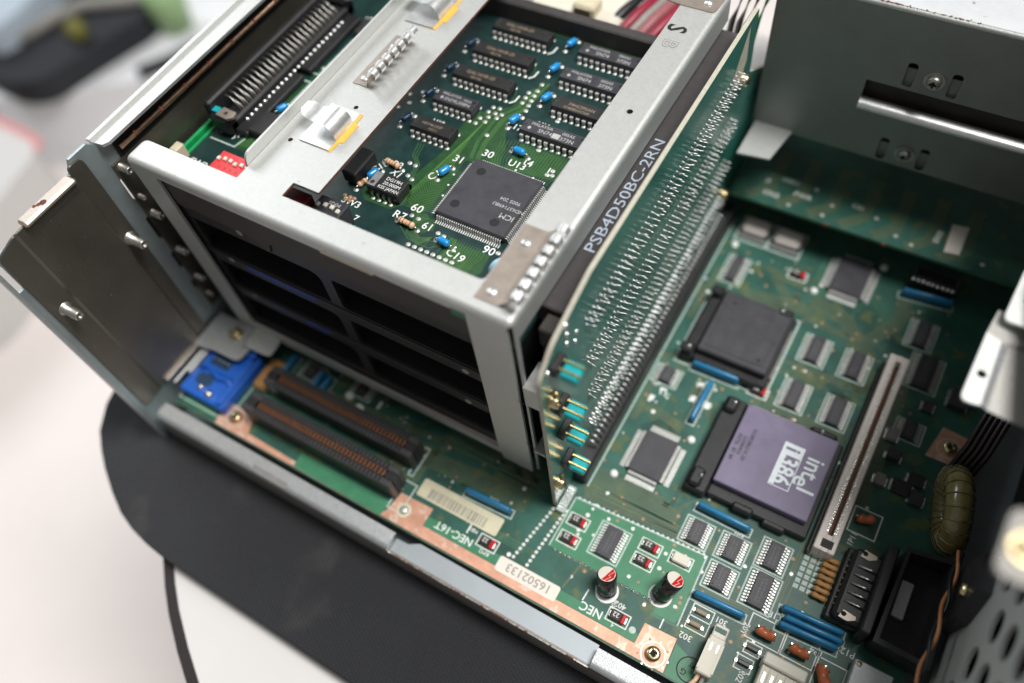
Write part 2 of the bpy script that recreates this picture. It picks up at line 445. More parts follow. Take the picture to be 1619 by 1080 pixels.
# white table whose dark edge curves away under the mat
tb = thing("table", (-60, 60, -34), "white table with a thin dark edge band under the black mat", "table")
edge = [(-222, 40), (-218, 20), (-213.5, 2), (-205, -6), (-195.8, -13.5), (-182, -23), (-168.8, -31), (-150, -42), (-120, -58), (-60, -90), (60, -120), (260, -120), (300, 420), (-180, 420), (-222, 300)]
b = MB(); inner = [(x + 5.0, y + 1.2) if i < 10 else (x, y) for i, (x, y) in enumerate(edge)]
b.prism(inner, -34, -24, "table_white"); b.build("table_top", tb)
b = MB(); b.ribbon([((p[0] + q[0]) / 2, (p[1] + q[1]) / 2) for p, q in zip(edge[:10], inner[:10])], 4.6, -23.9, "table_edge")
o4 = [(x, y) for x, y in edge[:10]] + [(x, y) for x, y in reversed(inner[:10])]
b.prism(o4, -34, -23.95, "table_edge"); b.build("edge_band", tb)

# woven mat
mo = [(-291, 60), (-286, 44), (-278.5, 32.2), (-270.5, 25.4), (-262.1, 19.5), (-251, 13), (-240, 7.6), (-230, 4.6), (-219.6, 2.8), (-209.5, 1.9), (-112.8, 1.0), (60, -0.6), (180, -1), (180, 330), (-200, 330), (-270, 300), (-288, 240), (-293, 150), (-293, 90)]
b = MB(); b.prism(mo, -20, -16.4, "woven_mat"); b.prism([(x * 0.998 - .2, y * .99 + .6) for x, y in mo], -16.4, -16.0, "woven_mat")
tag(b.build("fabric_mat", origin=(-60, 120, -20)), "black woven mat with a rounded corner under the open computer", "mat")

# blurred background items on the floor
bg = MB(); bg.M = at(-905, 470, -450)
mob = [(-160, -190), (40, -230), (110, -150), (130, -20), (210, 60), (230, 160), (60, 190), (-40, 20), (-150, -60)]
b = MB(); b.prism(rounded([(-905 + x, 470 + y) for x, y in [(-420, 10), (-180, -170), (-60, -120), (60, -20), (160, 60), (420, 240), (300, 420), (-300, 420)]], 60, 6), -450, -330, "white_cloth")
tag(b.build("floor_cushion", origin=(-905, 470, -450)), "pale grey floor cushion blurred behind the case corner", "cushion")
bag = thing("bag", (-950, 450, -330), "black bag lying blurred at the upper left with a grey strap", "bag")
b = MB(); b.prism(rounded([(-1065, 350), (-995, 343), (-957.7, 343), (-928, 362), (-912.6, 436.7), (-893.9, 505), (-930, 580), (-1077, 560), (-1120, 440)], 16, 6), -330, -296, "black_cloth")
b.build("body", bag)
b = MB(); b.tube([(-1012, 400, -293), (-998, 424, -288), (-990, 452, -287), (-974, 482, -287), (-925, 515, -289), (-880, 560, -292)], 8, "grey_cloth"); b.build("strap", bag)
b = MB(); b.lathe([(0.1, -272), (9, -273), (13, -280), (11, -292)], "yellow_plastic", 16, -940, 440); b.build("charm", bag)
b = MB(); b.prism(rounded([(-1180, 380), (-1010, 370), (-1002, 410), (-1016, 470), (-1040, 560), (-1200, 600)], 20, 6), -296, -262, "light_blue_cloth")
tag(b.build("folded_cloth", origin=(-1100, 500, -296)), "light blue folded cloth in the very top left corner", "cloth")
b = MB(); b.lathe([(0.1, -270), (20, -272), (26, -285), (20, -330), (0.1, -330)], "lime_plastic", 18, -884, 535)
tag(b.build("plastic_cup", origin=(-884, 535, -330)), "small lime green cup blurred near the top edge", "cup")
b = MB(); b.tube([(-858, 440, -322), (-840, 470, -322), (-815, 520, -322)], 8, "black_cloth")
tag(b.build("umbrella", origin=(-770, 470, -330)), "dark thin folded umbrella half hidden behind the case side", "umbrella")
b = MB(); b.prism(rounded([(-1160, 60), (-860, 30), (-830, 110), (-870, 285), (-900, 300), (-1010, 300)], 20, 5), -450, -318, "table_white")
b.ribbon([(-985, 300), (-930, 301), (-888, 299), (-868, 290)], 9, -317, "red_line")
tag(b.build("white_box", origin=(-1000, 180, -450)), "bright white box with a red stripe along its rear edge at the left", "box")

# ------------------------------------------------------------------ computer case
case = thing("computer_case", (-90, 150, -16), "open grey steel desktop computer case with a dusty left side wall", "computer case")
b = MB(); b.box(-247.5, 90, 50, 330, -15.9, -14.6, "blue_steel"); b.build("base_pan", case)
# front rail: two raised rounded lips and the recessed flat between them
b = MB()
b.box(-243, -31, 47.2, 48.4, -15.9, 1.0, "bracket_dull")  # front face darker than the lips, its shade put in the colour
b.box(-31, 70, 47.2, 48.4, -15.9, 3.0, "bracket_dull")
for x0, x1 in ((-243, -118.6), (-30.6, 72)):
    pr = []
    for i in range(7):
        g = PI / 2 * i / 6; pr.append((47.2 + 2.4 * (1 - math.sin(PI / 2 - g)), 2.6 + 2.4 * math.sin(g)))
    pr = [(47.2, 1.0)] + pr + [(54.4, 5.0), (54.4, 4.0), (50, 4.0), (48.4, 2.6), (48.4, 1.0)]
    k = len(pr)
    vs = [(x, p[0], p[1]) for x in (x0, x1) for p in pr]
    b.add(vs, [(i, (i + 1) % k, k + (i + 1) % k, k + i) for i in range(k)], "worn_zinc", False)
    b.add(vs[:k], [tuple(reversed(range(k)))], "worn_zinc"); b.add(vs[k:], [tuple(range(k))], "worn_zinc")
b.prism([(-118.3, 48.4), (-31, 48.4), (-31, 56.0), (-109, 56.0), (-113, 53.6), (-118.3, 53.4)], 0.1, 1.1, "smooth_zinc")
b.build("front_rail", case)
b = MB(); b.prism([(-188, 47.6), (-169.6, 47.6), (-169.6, 50.2), (-188, 50.4)], 5.03, 5.05, "wire_grey"); b.build("stamped_mark", case)
# frayed bright edge with rust flecks along the recessed flat
b = MB(); b.box(-118.3, -31, 47.15, 47.55, 1.0, 1.25, "bright_edge")
for i in range(46):
    x = random.uniform(-117, -31.5); l = random.uniform(.4, 2.6) * (1.5 if x > -60 else 1)
    b.box(x, min(x + l, -31.1), 47.1, 47.62, 0.95, random.uniform(1.28, 1.4), random.choice(["rust", "bright_edge", "rust"]))
b.build("worn_edge", case)
# left side wall (vertical, long way front to back)
b = MB(); b.M = yz(-249)
out = [(45, -20), (108, -20), (420, -20), (420, 118), (99, 118), (97, 121), (86, 122), (84, 116.5), (59.5, 116.5), (57, 112), (45, 111.5)]
slots = [rect(45.8, 48.0, 96, 109)[::-1], rounded([(98.6, 90), (102.2, 90), (102.2, 101), (98.6, 101)], .8)[::-1], rounded([(97.8, 67), (100.6, 67), (100.6, 80), (97.8, 80)], .8)[::-1], rounded([(97.8, 48), (100.6, 48), (100.6, 58), (97.8, 58)], .8)[::-1], rounded([(97.8, 33), (100.6, 33), (100.6, 39), (97.8, 39)], .8)[::-1]]
b.prism([(45, -20), (420, -20), (420, 118), (99, 118), (96, 121), (88, 121), (85.5, 116.5), (58, 113), (45, 112)], 0, 1.2, "blue_steel", holes=slots)
b.build("side_wall", case)
b = MB(); b.box(-250.4, -249.6, 96, 104, 30, 84, "ink_black"); b.build("slot_dark_backing", case)  # black strip added behind the slots to paint their darkness
b = MB()
b.box(-249.2, -246.8, 44.2, 45.4, -20, 112, "worn_zinc"); b.build("front_edge", case)
# inner stiffener plate with two stepped folds
b = MB(); b.M = yz(-247.7)
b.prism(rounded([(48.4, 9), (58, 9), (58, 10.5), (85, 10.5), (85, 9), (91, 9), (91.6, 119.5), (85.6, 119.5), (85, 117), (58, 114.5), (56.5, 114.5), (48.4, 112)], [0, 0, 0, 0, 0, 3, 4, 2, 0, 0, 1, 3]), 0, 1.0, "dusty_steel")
for (ya, yb, za, zb) in ((58.2, 84.6, 10.8, 115.5),):
    b.add([(ya - .9, za, 1.0), (ya, za, 2.0), (ya, zb, 2.0), (ya - .9, zb, 1.0)], [(0, 1, 2, 3)], "dusty_steel"); b.add([(yb, za, 2.0), (yb + .9, za, 1.0), (yb + .9, zb, 1.0), (yb, zb, 2.0)], [(0, 1, 2, 3)], "dusty_steel"); b.add([(ya, za, 2.0), (yb, za, 2.0), (yb, zb, 2.0), (ya, zb, 2.0)], [(0, 1, 2, 3)], "dusty_steel")
b.build("stiffener_plate", case)
b = MB(); b.box(-248.4, -243.5, 61.5, 84.5, 115.2, 117.6, "spring_steel", .8); b.box(-246.5, -245.4, 61.5, 84.5, 111.5, 116, "dusty_steel")
for p in ((-245.5, 71.5, 1.3), (-246.3, 70, .8), (-247, 68.8, .7)): b.disc(p[0], p[1], 117.65, p[2], "rust", 9)
b.build("folded_lip", case)
b = MB(); b.box(-246.6, -244.3, 61.5, 83.5, 11.2, 12.6, "bright_edge", .5); b.build("lower_lip", case)
b = MB(); b.box(-244.2, -242.9, 63, 86, 8.2, 9.6, "zinc_sheet", .4); b.build("lower_bracket_edge", case)
for (y, z, s_) in ((53.0, 78.0, 1.25), (88.2, 79.5, 1.25), (101.5, 105.5, 1.0), (101.5, 80.5, 1.0), (101.5, 58.0, 1.0), (101.2, 40.0, .9), (101, 28, .7), (101, 90.5, .7)):
    x0 = -246.7 if y < 91 else -247.8
    b = MB(); b.M = Matrix.Translation((x0, y, z)) @ Matrix.Rotation(PI / 2, 4, 'Y')
    b.lathe([(2.3 * s_, 0), (2.1 * s_, 0.5), (1.55 * s_, .8), (1.55 * s_, 5.6 * s_), (1.3 * s_, 6.0 * s_), (.8 * s_, 5.9 * s_), (.75 * s_, 4.4), (0.01, 4.4)], "stud_steel", 18)
    b.build("threaded_stud", case)
b = MB(); b.M = Matrix.Translation((-247.8, 50.6, 107.5)) @ Matrix.Rotation(PI / 2, 4, 'Y')
b.lathe([(2.4, 0), (2.2, .5), (1.2, .7), (.01, .2)], "blue_steel", 16); b.build("dimple", case)
# top flange running back
b = MB()
b.prism([(-250.6, 98.6), (-244.4, 99.4), (-243.2, 101.5), (-242.0, 420), (-256, 420)], 118.0, 119.2, "zinc_sheet", ms="worn_zinc")
b.build("top_flange", case)
b = MB(); b.prism([(-250.8, 98.3), (-249.3, 98.6), (-254.5, 420), (-257, 420)], 119.25, 120.3, "zinc_sheet"); b.build("flange_ridge", case)
b = MB(); b.box(-247.6, -246.9, 104, 420, 108, 118, "dark_hole"); b.tube([(-245.8, 105, 112.4), (-245.8, 420, 112.4)], 1.1, "copper_edge", 8)  # near-black box paints the shade under the flange, tube is the copper edge
for i in range(12):
    y = 112 + i * 13.5; b.tube([(-245.8, y, 112.4), (-245.8, y + 1.0, 112.4)], 1.25, "rust", 8)
b.build("contact_strip", case)
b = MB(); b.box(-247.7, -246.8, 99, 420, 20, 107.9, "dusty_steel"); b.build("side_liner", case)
# lower left bracket with screw and tongue
b = MB()
b.prism(rounded([(-246, 81), (-235, 83), (-221.5, 83.2), (-220.6, 90.5), (-222, 100.2), (-246, 100.2)], [2, 1, 3, 2, 1, 1]), 12.2, 13.4, "worn_zinc")
b.prism(rounded([(-222.5, 90.5), (-208.6, 91.2), (-209.6, 100.4), (-224, 100.4)], [1, 3, 2, .5]), 14.0, 15.0, "zinc_sheet")
b.add([(-224.4, 90.5, 13.4), (-222.5, 90.5, 15.0), (-224, 100.4, 15.0), (-226, 100.4, 13.4)], [(0, 1, 2, 3)], "zinc_sheet")
br = b.build("corner_bracket", case)
screw(br, at(-231.5, 94.2, 13.4, 20), 2.3, 1.6)
# perforated drive bay wall on the right
b = MB(); b.M = yz(70)
hl = []
for j in range(9):
    for i in range(6):
        y = 121 - i * 16.5 + (8.2 if j % 2 else 0); z = 30.5 + j * 13.5
        if 30 < y < 128 and not (y > 104 and z < 52): hl.append(circ(y, z, 5.4, 18)[::-1])
b.prism([(-40, -15), (133, 12), (133, 150), (-40, 150)], 0, 1.2, "zinc_sheet", holes=hl)
bay = b.build("vented_bay_wall", case)
b = MB(); b.prism([(75, -60), (69.8, 50), (65.5, 82), (60.5, 104), (55.3, 128), (49.5, 154), (43.0, 184), (43.0, 271), (220, 271), (220, -60)], 106, 107.2, "psu_steel"); b.box(84, 85, -40, 300, -15, 150, "dark_hole"); b.build("bay_shade_roof", case)  # unseen roof added over the bay, outlined to shade the board beneath
b = MB(); b.M = yz(65.5)
b.prism([(113, 12), (121, 9), (130, 12), (133, 30), (131, 44), (118, 46), (112, 32)], 0, 4.4, "black_plastic"); b.build("plastic_standoff", case)
b = MB(); b.M = Matrix.Translation((65.3, 120.5, 35)) @ Matrix.Rotation(-PI / 2, 4, 'Y'); b.lathe([(2.2, 0), (2.0, 1.2), (.8, 1.5), (.01, 1.4)], "brass", 14); b.build("standoff_screw", case)
# mounting bracket with holes and the nearer screw tab (parts of the drive frame)
b = MB()
b.prism(rounded([(35.2, 143.0), (40.4, 143.6), (40.6, 166.5), (36.2, 168.0)], [2.6, 0, 0, 0]), 99, 100, "zinc_sheet", holes=[circ(38.4, 153.6, 1.35, 14)[::-1]])
for (zb,) in ((0,),):
    b.add([(40.4, 143.6, 100), (42.6, 144.0, 98.4), (42.8, 166.0, 98.4), (40.6, 166.5, 100)], [(0, 1, 2, 3)], "worn_zinc", True)
    b.add([(42.6, 144.0, 98.4), (62, 145.6, 93), (62, 176, 93), (42.8, 166.0, 98.4)], [(0, 1, 2, 3)], "bracket_shade")
    b.add([(36.2, 168.0, 100), (40.6, 166.5, 100), (42.8, 166.0, 98.4), (62, 176, 93), (62, 182, 94), (39.6, 178.5, 98.5), (37.4, 177.6, 99)], [(0, 1, 2, 3, 4, 5, 6)], "bracket_shade")
    b.add([(35.2, 145.0, 99), (36.2, 168, 99), (37.4, 177.6, 98), (37.4, 177.6, 99), (36.2, 168, 100), (35.2, 145, 100)], [(0, 1, 4, 5), (1, 2, 3, 4)], "worn_zinc")
b.prism(rounded([(38.6, 172), (60, 172), (60, 193.5), (40, 193.5)], [2.2, 0, 0, 2.2]), 101.6, 102.6, "zinc_sheet", holes=[circ(43.4, 181.2, 1.35, 14)[::-1]])
bk = b.build("hole_bracket", case)
b = MB(); b.prism(rounded([(44.0, 80.6), (70, 81), (70, 96.5), (44.3, 96.5)], [3, 0, 0, 3]), 138.6, 140, "bracket_dull"); b.box(60, 70, 80, 97, 120, 138.6, "worn_zinc")
st = b.build("screw_tab", case); screw(st, at(48.6, 88.2, 140), 2.5, 1.6)

# ------------------------------------------------------------------ main board
X0, X1, Y0, Y1 = -243.5, 64, 57.8, 330
mb_ = thing("main_board", (-90, 180, -1.6), "large green circuit board lying in the bottom of the case", "circuit board")
b = MB(); b.prism([(X0, Y0), (X1, Y0), (X1, Y1), (X0, Y1)], -1.6, 0, "board_mask", ms="board_edge", holes=[circ(-32.5, 115.5, 1.3)[::-1], circ(13.5, 126.8, 1.4)[::-1], circ(14.4, 199, 1.0)[::-1]])
b.box(X0 + .01, X1 - .01, Y0 - .06, Y0 - .005, -1.58, -.02, "board_edge"); b.build("substrate", mb_)
# copper and bright mask areas
b = MB()
b.prism([(-220.2, 58.2), (-7.6, 58.6), (-8.1, 71.5), (-20.3, 71.1), (-20.6, 62.9), (-112.6, 62.9), (-112.6, 70.6), (-127.8, 70.3), (-129.5, 60.6), (-160, 60.6), (-176, 60.4), (-203, 61.2), (-206, 68.7), (-217.5, 69.3), (-221, 66)], .05, .05, "bare_copper")
b.build("copper_strip", mb_)
b = MB(); b.prism([(-175.5, 58.4), (-130.5, 58.4), (-129.8, 60.9), (-130.2, 65), (-176, 65)], .06, .06, "board_bright"); b.build("bright_mask_area", mb_)
b = MB(); b.prism([(-112.3, 63.1), (-79, 63.1), (-79, 67.2), (-112.3, 67.2)], .06, .06, "board_bright"); b.build("bright_mask_area", mb_)
b = MB(); b.prism([(-79, 63.1), (-20.8, 63.1), (-20.8, 66.4), (-79, 67.2)], .061, .061, "board_bright"); b.build("bright_mask_area", mb_)
b = MB(); b.prism([(-240, 60), (-222, 60), (-222, 66), (-240, 66)], .06, .06, "board_bright"); b.build("bright_mask_area", mb_)
b = MB(); b.prism([(-7.4, 58.3), (1, 58.3), (6, 63), (-2, 68), (-7.5, 70)], .06, .06, "board_bright"); b.build("bright_mask_area", mb_)
b = MB(); b.prism([(-64.6, 101.8), (-10.5, 104.0), (-9.6, 80), (-11, 76), (-19.6, 75.6), (-19.6, 79.6), (-64.8, 79.6)], .06, .06, "board_bright"); b.build("bright_mask_area", mb_)
b = MB(); b.prism([(52, 120), (60, 120), (60, 138), (48, 140)], .06, .06, "board_bright"); b.build("bright_mask_area", mb_)

# big printed-circuit traces: bundles of parallel runs
b = MB()
def bundle(b, pts, n, pitch, w, z, m, skip=0.0):
    P = [Vector(p) for p in pts]
    for k in range(n):
        if random.random() < skip: continue
        off = (k - (n - 1) / 2) * pitch; out = []
        for i in range(len(P)):
            d1 = (P[i] - P[i - 1]).normalized() if i > 0 else (P[1] - P[0]).normalized()
            d2 = (P[i + 1] - P[i]).normalized() if i < len(P) - 1 else d1
            n1 = Vector((-d1.y, d1.x)); n2 = Vector((-d2.y, d2.x)); nn = (n1 + n2).normalized()
            out.append(P[i] + nn * off / max(.4, nn.dot(n1)))
        b.ribbon(out, w, z, m)
for (p, n, pt) in (([(-62, 104.6), (-8, 106.8)], 3, .95), ([(-62, 112.5), (-26, 112.5)], 7, .95), ([(-190, 90), (-124, 95)], 8, 1.0), ([(-128, 88), (-100, 90), (-80, 90)], 7, 1.1),
                   ([(-16, 232), (0, 228), (14, 215), (17, 196)], 8, .9), ([(-16, 176), (0, 173), (16, 172)], 8, .9), ([(-18, 190), (-18, 172)], 5, .9),
                   ([(30, 214), (32, 170), (31, 150)], 5, 1.2), ([(-12, 196), (16, 198), (20, 202)], 5, .9), ([(-16, 222), (4, 220)], 4, .9),
                   ([(19, 100), (20, 124), (16, 128)], 4, .9), ([(-60, 176), (-60, 143)], 4, .8), ([(24, 108), (24, 122)], 3, .9), ([(-98, 96), (-80, 96)], 5, 1.1), ([(-206, 110), (-120, 110), (-80, 104)], 10, 1.2), ([(-126, 100), (-76, 100)], 5, 1.3), ([(-126, 77), (-126, 92), (-120, 98)], 3, 1.0), ([(-62, 117.0), (-34, 117.0)], 2, 1.0), ([(-60, 107.8), (-24, 108.6)], 3, 1.3), ([(-56, 152), (-40, 148)], 4, 1.1), ([(-60, 200), (-58, 232)], 3, 1.2), ([(-44, 222), (-14, 226)], 6, 1.2), ([(12, 222), (20, 236), (20, 250)], 5, 1.2), ([(-14, 170.6), (18, 171)], 3, 1.1),([(10, 93), (-8, 92)], 3, .9), ([(-40, 240), (-16, 236)], 4, .9)):
    bundle(b, p, n, pt, pt * .52, .055, "board_trace", .06)
for i in range(150):
    x = random.choice([random.uniform(-62, 34), random.uniform(-62, 34), random.uniform(-205, -75)])
    y = random.uniform(108, 250) if x > -70 else random.uniform(72, 118)
    l = random.uniform(4, 16); d = random.choice([(1, 0), (0, 1), (1, 0), (.7, .7), (.7, -.7)])
    n = random.randint(1, 5)
    bundle(b, [(x, y), (x + d[0] * l, y + d[1] * l), (x + d[0] * l + random.choice([2, 4]), y + d[1] * l + random.choice([-3, 3, 0]))], n, .9, .42, .035, random.choice(["board_trace", "board_trace_green", "board_trace_green", "board_dark"]))
b.ribbon([(-50.5, 79), (-52.6, 68)], .8, .05, "board_trace")
b.ribbon([(-20, 75), (-5, 75.6)], 1.0, .05, "board_trace_green")
b.build("copper_traces", mb_)
b = MB()
for i in range(340):
    x = random.uniform(-62, 40) if i % 4 else random.uniform(-205, -75)
    y = random.uniform(76, 250) if x > -70 else random.uniform(70, 112)
    b.disc(x, y, .07 + i * 1e-5, random.uniform(.35, .75), random.choice(["tan_via", "tan_via", "solder_pad"]), 8)
for i in range(14): b.disc(-74.6 + i * .36, 69.3 + i * 2.0, .09, .72, "solder_pad", 10); b.disc(-68.4 + i * .22, 69 + i * 2.0, .09, .72, "solder_pad", 10)
for i in range(20): b.lathe([(.78, .06), (.6, .5), (.01, .7)], "solder", 8, -62 + i * 2.2, 79.3 - (i > 16) * .0)
for (x, y, r) in ((-55.8, 102.6, .9), (-56.6, 100.6, .8), (-57.2, 97.4, 1.2), (-57.6, 90.5, 1.1), (-24.4, 97.8, 1.0), (-24.2, 91.6, 1.1), (-84.6, 95.2, 1.2), (-76.6, 69.2, 1.2), (-54, 150, 1.3), (-21, 162, 1.2), (-45, 235, 1.0), (-58, 216, 1.2), (20.4, 218, .9), (18.3, 150, 1.0), (18.3, 157, .8), (-15, 241, 1.2)):
    b.disc(x, y, .1, r * .72, "silk_white", 12)
b.build("vias", mb_)
# silkscreen
b = MB(); zs = .11
def silk(x0, x1, y0, y1, w=.45, m="silk_white"): b.frame(x0, x1, y0, y1, w, zs, m)
for t, x, y, sz, r in (("NEC", -39.5, 65.6, 4.6, 180), ("NEC-16T", -100, 65.9, 4.4, 180), ("402", -30.8, 72.2, 3.0, 180), ("401", -33.0, 71.6, 2.4, -95), ("MB1", -93.6, 70.8, 2.2, 180), ("RM2", -85.5, 65.2, 2.4, 180),
                       ("302", -5.8, 73.6, 3.2, 180), ("301", 3.4, 84.6, 3.0, 180), ("201", 11.6, 86.6, 3.0, -95), ("202", 16.2, 70.6, 3.0, -95), ("1P3", 17.2, 95.4, 3.2, 180), ("1P4", 35.5, 90.6, 3.2, 180),
                       ("P12", 45, 95.5, 3.4, 180), ("1P11", 33.4, 135.5, 3.0, 85), ("RM4", -3.4, 117.6, 2.0, 180), ("RA7", -93, 85.4, 2.2, 0), ("4", -30.2, 64.6, 2.2, 180), ("6", -51.4, 73, 2.2, 180), ("C", 24.8, 85, 2.2, 180), ("E", 13, 74.6, 2.0, 180)):
    b.text(t, x, y, zs, sz, "silk_white", r)
for q in (((-62.8, 108), (-62.8, 262)), ((-64.6, 101.8), (-10.5, 104.1), (-9.8, 75.6)), ((-64.6, 101.8), (-64.8, 79.8))):
    b.ribbon(q, .55, zs, "silk_grey")
for i in range(26):
    x = -63.6 + i * 2.05; b.box(x, x + .9, 101.95 + (x + 64.6) * .0425, 102.5 + (x + 64.6) * .0425, .1, .12, "silk_white")
b.ribbon([(-43.6, 72.0), (-43.9, 67.4)], .5, zs, "silk_white"); b.ribbon([(-15.0, 71.8), (-15.0, 75.6)], .5, zs, "silk_white"); b.ribbon([(-95.6, 73), (-95.6, 68.6)], .6, zs, "silk_white")
silk(-7.8, 0.4, 76.6, 86.4, .4); b.ribbon([(-7.8, 81.6), (.4, 81.6)], .4, zs, "silk_white")
silk(13.4, 19.4, 78.6, 83.2); silk(12.4, 18.6, 72.2, 77.6); silk(11.8, 24.6, 83.8, 93.2); silk(24.9, 36.5, 83.8, 93.2); silk(36.9, 47, 78, 90)
silk(30.4, 41, 138, 149, .5)
silk(-244, -215.5, 60.8, 92, .5, "silk_grey")
silk(-130.2, -123.4, 62.4, 76, .6, "silk_grey"); silk(-130.4, -127.6, 78.0, 92, .6, "silk_grey")
for i in range(7):
    for j in range(3): b.box(20.6 + j * 2.5, 22.4 + j * 2.5, 108.4 + i * 2.35, 110.1 + i * 2.35, .1, .12, "silk_grey")
for (x, y) in ((-209, 72.5), (-206.5, 77), (-211, 76), (-59, 162), (-55.6, 160.4), (-57, 155.4), (-52.8, 159), (-42, 170.5), (-39, 169), (-43, 163), (-36, 163), (-58, 246), (-158, 99), (-172, 101), (-146, 98)):
    for _ in range(5): b.box(x + random.uniform(-2, 2), x + random.uniform(-2, 2) + .6, y + random.uniform(-2, 2), y + random.uniform(-2, 2) + .5, .1, .12 + random.uniform(0, .01), "silk_white")
b.text("G", -1.6, 62.4, zs, 3, "ink_black", 180); b.text("MS", .6, 65.5, zs, 2.4, "ink_black", 160)
b.prism(circ(0, 64, 4.6, 26), zs, zs, "ink_black", holes=[circ(0, 64, 4.15, 26)[::-1]])
b.disc(-23.2, 66.6, zs, 1.3, "silk_grey", 14)
b.build("silkscreen", mb_)
# copper corner details
for (x, y, z_) in ((-13.2, 62.6, 0), (-212.7, 64.4, 0), (54.2, 187.6, 0)):
    b = MB(); b.disc(x, y, .12, 4.6, "solder_pad", 26); b.disc(x, y, .14, 4.1, "bare_copper", 26)
    if x > -50 and x < 0:
        for i in range(9):
            g = i * .72; b.disc(x + 5.6 * math.cos(g), y + 5.0 * math.sin(g), .15, .42, "tan_via" if i % 2 else "solder", 8)
    if x > 20:
        b.prism([(47, 181), (60, 181), (60, 195), (50, 196)], .05, .05, "bare_copper")
    sp = b.build("screw_pad", mb_); screw(sp, at(x, y, .16, 30), 2.7, 1.7, washer=False)
b = MB(); b.disc(-122.7, 64.6, .13, 3.0, "aged_label", 18); b.lathe([(2.0, .1), (1.8, .9), (1.0, 1.3), (.01, 1.35)], "solder_pad", 18, -122.7, 64.6); b.build("rivet", mb_)
# stickers
b = MB(); b.prism(rounded(rect(-79, -52.8, 61.6, 67.6), 1.1), .07, .2, "paper_label"); lb = tag(b.build("number_label", mb_), "small white paper label printed 16502133")
b = MB(); b.text("16502133", -65.8, 64.6, .23, 4.6, "ink_grey", 180, sx=1.06); b.build("print", lb)
b = MB(); b.prism(rounded(rect(-122.4, -84.8, 72.6, 80.4), 1.0), .07, .22, "aged_label"); lb = tag(b.build("barcode_label", mb_), "yellowed barcode label")
b = MB(); x = -117.5
while x < -91: 
    ww = random.choice([.3, .5, .8]); b.box(x, x + ww, 73.4, 77.6, .22, .25, "ink_grey"); x += ww + random.choice([.3, .5, .7])
b.build("barcode", lb)


def leads_row(b, xs, y0, y1, z_sh, w, horiz=True, m="tin", z0=.08):
    """gull-wing leads from the body edge y0 out to y1 (or along x when horiz is False)"""
    s_ = 1 if y1 > y0 else -1; d = abs(y1 - y0)
    for x in xs:
        pr = [(0, z_sh), (.30 * d, z_sh), (.48 * d, z0 + .18), (d, z0 + .12), (d, z0), (.40 * d, z0), (.22 * d, z_sh - .16), (0, z_sh - .16)]
        if horiz: vs = [(x + k * w / 2, y0 + s_ * p[0], p[1]) for k in (-1, 1) for p in pr]
        else: vs = [(y0 + s_ * p[0], x + k * w / 2, p[1]) for k in (-1, 1) for p in pr]
        k = len(pr)
        fs = [(i, (i + 1) % k, k + (i + 1) % k, k + i) for i in range(k)] + [tuple(range(k)), tuple(reversed(range(k, 2 * k)))]
        b.add(vs, fs, m)


def soic(parent, x, y, wx, ly, n, h=1.9, silkb=True, body="chip_slate", z=0, name="surface_mount_chip"):
    """body wx wide in x, ly long in y, pins along both x sides"""
    if silkb:
        s_ = MB(); s_.frame(x - wx / 2 - 3.2, x + wx / 2 + 3.2, y - ly / 2 - 1, y + ly / 2 + 1, .55, z + .12, "silk_grey")
    c = MB(); c.box(x - wx / 2, x + wx / 2, y - ly / 2, y + ly / 2, z + .25, z + h, body, .25)
    c.disc(x - wx / 2 + .9, y - ly / 2 + 1.2, z + h + .01, .32, "chip_dot", 8)
    o = c.build(name, parent)
    if silkb: s_.build("outline_print", o)
    g_ = MB()
    for q_ in range(2):
        yy = y - ly * .36
        while yy < y + ly * .34:
            hh = random.uniform(.5, 1.1); g_.box(x - .9 + q_ * 1.3, x - .9 + q_ * 1.3 + .75, yy, yy + hh, z + h + .003, z + h + .006, "ghost_print"); yy += hh + random.uniform(.25, .5)
    g_.build("faded_marking", o)
    l = MB(); pt = ly / n
    ys = [y - ly / 2 + pt * (i + .5) for i in range(n)]
    for q, sg in ((x - wx / 2, -1), (x + wx / 2, 1)):
        s2 = MB()
        leads_row(l, ys, q, q + sg * 2.1, z + h * .55, pt * .5, False, z0=z + .1)
    l.build("lead_frame", o)
    return o


for (x, y, wx, ly, n) in ((-52.0, 232.5, 4.2, 14.5, 7), (-6, 207.3, 5.4, 13, 10), (11.1, 207.2, 5.4, 13, 10), (-6.2, 182.8, 5.4, 13, 10), (11.2, 182.9, 5.4, 13, 10), (30.4, 234, 5.4, 13, 10), (36.5, 216.5, 7, 16, 10),
                          (-17.6, 110.6, 5.2, 9.4, 9), (-3.4, 111.0, 5.2, 9.4, 9), (10.8, 115.4, 5.2, 10.6, 9), (-3.2, 98.6, 5.2, 9.4, 9), (11.2, 101.2, 6.0, 13, 11), (-44.8, 91.4, 6.4, 12.5, 11), (-56.0, 168.0, 5.2, 7.5, 7),
                          (-196, 98.5, 5.6, 6.5, 6), (38.6, 188, 5, 8, 7)):
    soic(mb_, x, y, wx, ly, n, 2.2)


